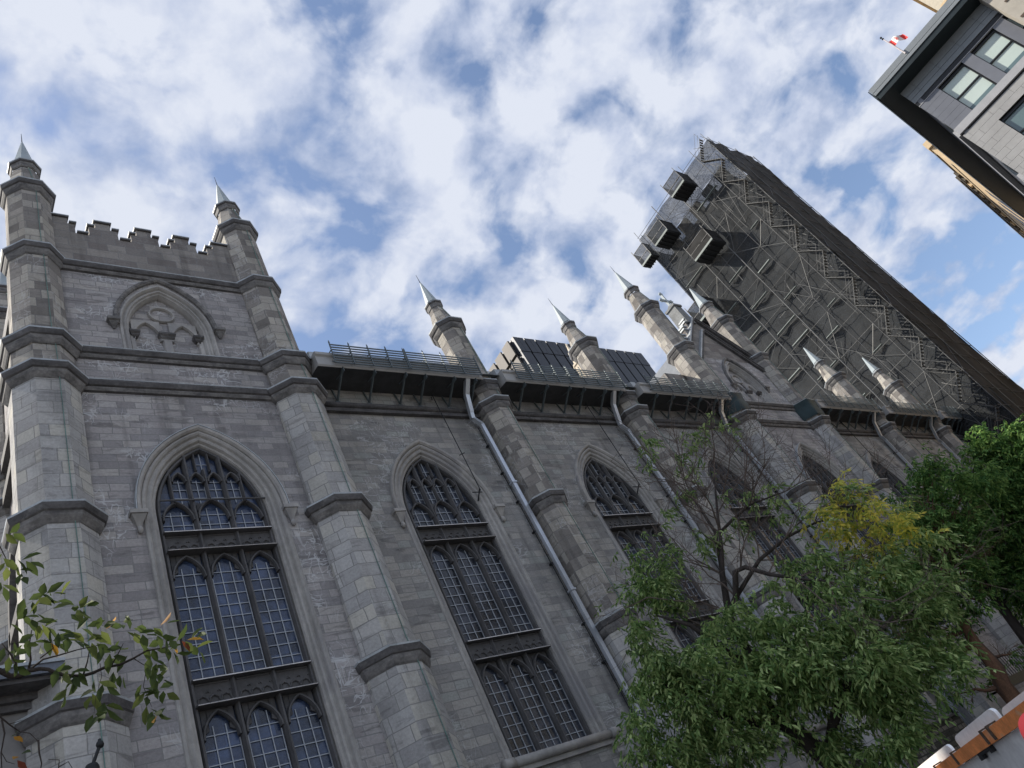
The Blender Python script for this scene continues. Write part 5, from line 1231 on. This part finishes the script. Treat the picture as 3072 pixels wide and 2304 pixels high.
GREENP = plain("dark_green_paint", (.012, .025, .024), rough=.5, var=.3)
r0 = on_y(2985, 2048, -4.2); fence = empty("iron_fence", (r0[0], r0[1], 0)); tag(fence, "dark iron railing with thin pickets on a deep green beam at the right edge", "railing")
mb = MB(); mb.box(0, 9, -.07, .07, r0[2] - .33, r0[2]); obj("beam", mb, GREENP, fence)
mb = MB(); mb.box(0, 9, -.25, .25, 0, r0[2] - .9); mb.box(0, .25, -.1, .1, r0[2] - .9, r0[2] - .33); obj("plinth", mb, plain("shadowed_stone", (.08, .08, .08)), fence)
mb = MB(); mb.box(0, 9, -.025, .025, r0[2] + .68, r0[2] + .72); obj("top_rail", mb, GREENP, fence)
for k in range(40):
    mb = MB(); mb.tube([(k * .22 + .05, 0, r0[2] + .001), (k * .22 + .05, 0, r0[2] + .78)], .013, 5); obj("picket", mb, GREENP, fence)

# site container with an orange rail, white boards stacked behind it
ORANGE = plain("orange_paint", (.78, .28, .09), rough=.7, var=.3, scale=4, col2=(.62, .36, .22), thresh=.58); PALE = plain("pale_steel_sheet", (.74, .75, .75), rough=.55, var=.22, scale=1.6); BOARD = plain("white_board", (.84, .86, .86), rough=.6, var=.14, scale=3); BRKT = plain("rusty_bracket", (.10, .075, .055), rough=.8, var=.4)
KC = .55
def zc(h): return 1.6 + h * KC
ca = on_z(3051, 2182, zc(.25)); cb = on_z(2888, 2291, zc(.25)); uo = unit(cb - ca); no = np.array([-uo[1], uo[0], 0]);
if np.dot(no, CAM - ca) < 0: no = -no
cont = empty("site_container", (ca[0], ca[1], 0)); tag(cont, "pale steel site container with a scuffed orange rail along its top edge", "container")
def cbx(mb, a0, a1, d0, d1, z0, z1):
    o = uo * a0 * KC + no * d0 * KC; mb.obox((o[0], o[1], z0), tuple(uo * (a1 - a0) * KC), tuple(no * (d1 - d0) * KC), (0, 0, z1 - z0))
mb = MB(); cbx(mb, -4, -.4, -2.2, -.12, .2, zc(.24)); cbx(mb, -.38, 2.1, -2.2, -.10, .2, zc(.24)); cbx(mb, 2.12, 9, -2.2, -.12, .2, zc(.24)); obj("body", mb, PALE, cont)
mb = MB(); cbx(mb, -4, 9, -.18, .0, zc(.25), zc(.515)); obj("rail", mb, ORANGE, cont)
for a in (1.25, 1.75, 4.4, 6.3):
    mb = MB(); cbx(mb, a, a + .11, .001, .03, zc(.27), zc(.53)); cbx(mb, a, a + .11, -.2, .03, zc(.531), zc(.56)); obj("strap", mb, BRKT, cont)
mb = MB(); cbx(mb, 2.0, 3.0, -.09, -.01, zc(.18), zc(.245)); cbx(mb, 2.0, 2.15, -.09, .0, zc(.12), zc(.18)); cbx(mb, 2.75, 3.0, -.09, .0, zc(.10), zc(.18)); obj("latch", mb, IRON, cont)
for k, (a0, a1, h1, lab) in enumerate(((-4, .95, .66, "long pale board standing behind the orange rail at the right edge"), (1.02, 4.3, .78, "middle white board with rounded corners standing behind the orange rail"), (5.0, 9, .76, "white board with rounded corner at the bottom edge behind the orange rail"))):
    mb = MB(); prof = []; rx, rz = .32 * KC, .12 * KC; A0_, A1_, z1 = a0 * KC, a1 * KC, zc(h1)
    for cx_, s0 in ((A0_ + rx, pi), (A1_ - rx, pi / 2)):
        for q in range(9): th = s0 - q * pi / 16; prof.append((cx_ + rx * math.cos(th), z1 - rz + rz * math.sin(th)))
    prof = [(A0_, 1.0)] + prof + [(A1_, 1.0)]; dd = (.22, .29) if k else (.30, .37)
    f = [tuple(uo * a - no * dd[0] * KC + np.array([0, 0, z])) for a, z in prof]; g_ = [tuple(uo * a - no * dd[1] * KC + np.array([0, 0, z])) for a, z in prof]
    mb.loft([f, g_]); mb.face(f); mb.face(g_[::-1]); bo = obj("board", mb, BOARD, None, loc=(ca[0], ca[1], 0)); tag(bo, lab, "board", "white boards stacked behind the orange rail")

# passer-by in a red hooded jacket, only the hood's edge is in the picture
def skin_obj(name, joints, edges, mat, parent, sub=2, root=0):
    me = bpy.data.meshes.new(name); me.from_pydata([j[:3] for j in joints], edges, []); o = bpy.data.objects.new(name, me); COL.objects.link(o)
    m1 = o.modifiers.new("skin", 'SKIN'); m1.use_smooth_shade = True
    for i, sv_ in enumerate(me.skin_vertices[0].data):
        r = joints[i][3]; sv_.radius = r if isinstance(r, tuple) else (r, r); sv_.use_root = i == root
    m2 = o.modifiers.new("subdivision", 'SUBSURF'); m2.levels = sub; m2.render_levels = sub
    me.materials.append(mat); o.parent = parent; return o
SKIN = plain("skin", (.55, .34, .25), rough=.55, var=.08, bump=.02); JKT = plain("red_jacket_cloth", (.19, .007, .014), rough=.85, var=.12, scale=4); TRS = plain("dark_trousers", (.03, .032, .04), rough=.9)
hc = on_r(3164, 2186, 4.0); pz = hc[2]
person = empty("person", (hc[0], hc[1], 0), rz=math.radians(-10)); tag(person, "person in a red hooded jacket cut off by the right edge", "person")
h = pz
skin_obj("body", [(0, 0, .92, (.15, .11)), (0, 0, 1.15, (.14, .10)), (0, 0, 1.38, (.16, .10)), (0, 0, h - .16, .055), (0.01, 0, h - .06, .07), (0.0, 0, h + .03, .088), (0, 0, h + .09, .06),
    (0, .17, 1.38, .055), (-.02, .26, 1.12, .042), (.10, .20, .95, .034), (.14, .16, .92, .03), (0, -.17, 1.38, .055), (-.02, -.26, 1.12, .042), (.10, -.20, .95, .034), (.14, -.16, .92, .03),
    (0, .09, .85, .085), (.03, .10, .48, .056), (-.03, .10, .09, .04), (.10, .11, .04, .035), (0, -.09, .85, .085), (-.02, -.10, .48, .056), (-.10, -.10, .09, .04), (.03, -.11, .04, .035), (.075, 0, h - .01, .018), (.085, 0, h - .035, .014)],
    [(0, 1), (1, 2), (2, 3), (3, 4), (4, 5), (5, 6), (2, 7), (7, 8), (8, 9), (9, 10), (2, 11), (11, 12), (12, 13), (13, 14), (0, 15), (15, 16), (16, 17), (17, 18), (0, 19), (19, 20), (20, 21), (21, 22), (5, 23), (23, 24)], SKIN, person)
skin_obj("hooded_jacket", [(0, 0, .84, (.20, .16)), (0, 0, 1.1, (.18, .145)), (0, 0, 1.36, (.19, .14)), (-.02, 0, h - .19, .10), (-.025, 0, h - .06, .118), (-.02, 0, h + .045, .118), (-.01, 0, h + .10, .07),
    (0, .20, 1.36, .075), (-.03, .30, 1.10, .062), (.10, .22, .93, .055), (0, -.20, 1.36, .075), (-.03, -.30, 1.10, .062), (.10, -.22, .93, .055)],
    [(0, 1), (1, 2), (2, 3), (3, 4), (4, 5), (5, 6), (2, 7), (7, 8), (8, 9), (2, 10), (10, 11), (11, 12)], JKT, person)
skin_obj("trousers", [(0, 0, .92, (.17, .13)), (0, .09, .84, .10), (.03, .10, .48, .075), (-.03, .10, .10, .065), (0, -.09, .84, .10), (-.02, -.10, .48, .075), (-.10, -.10, .10, .065)], [(0, 1), (1, 2), (2, 3), (0, 4), (4, 5), (5, 6)], TRS, person)
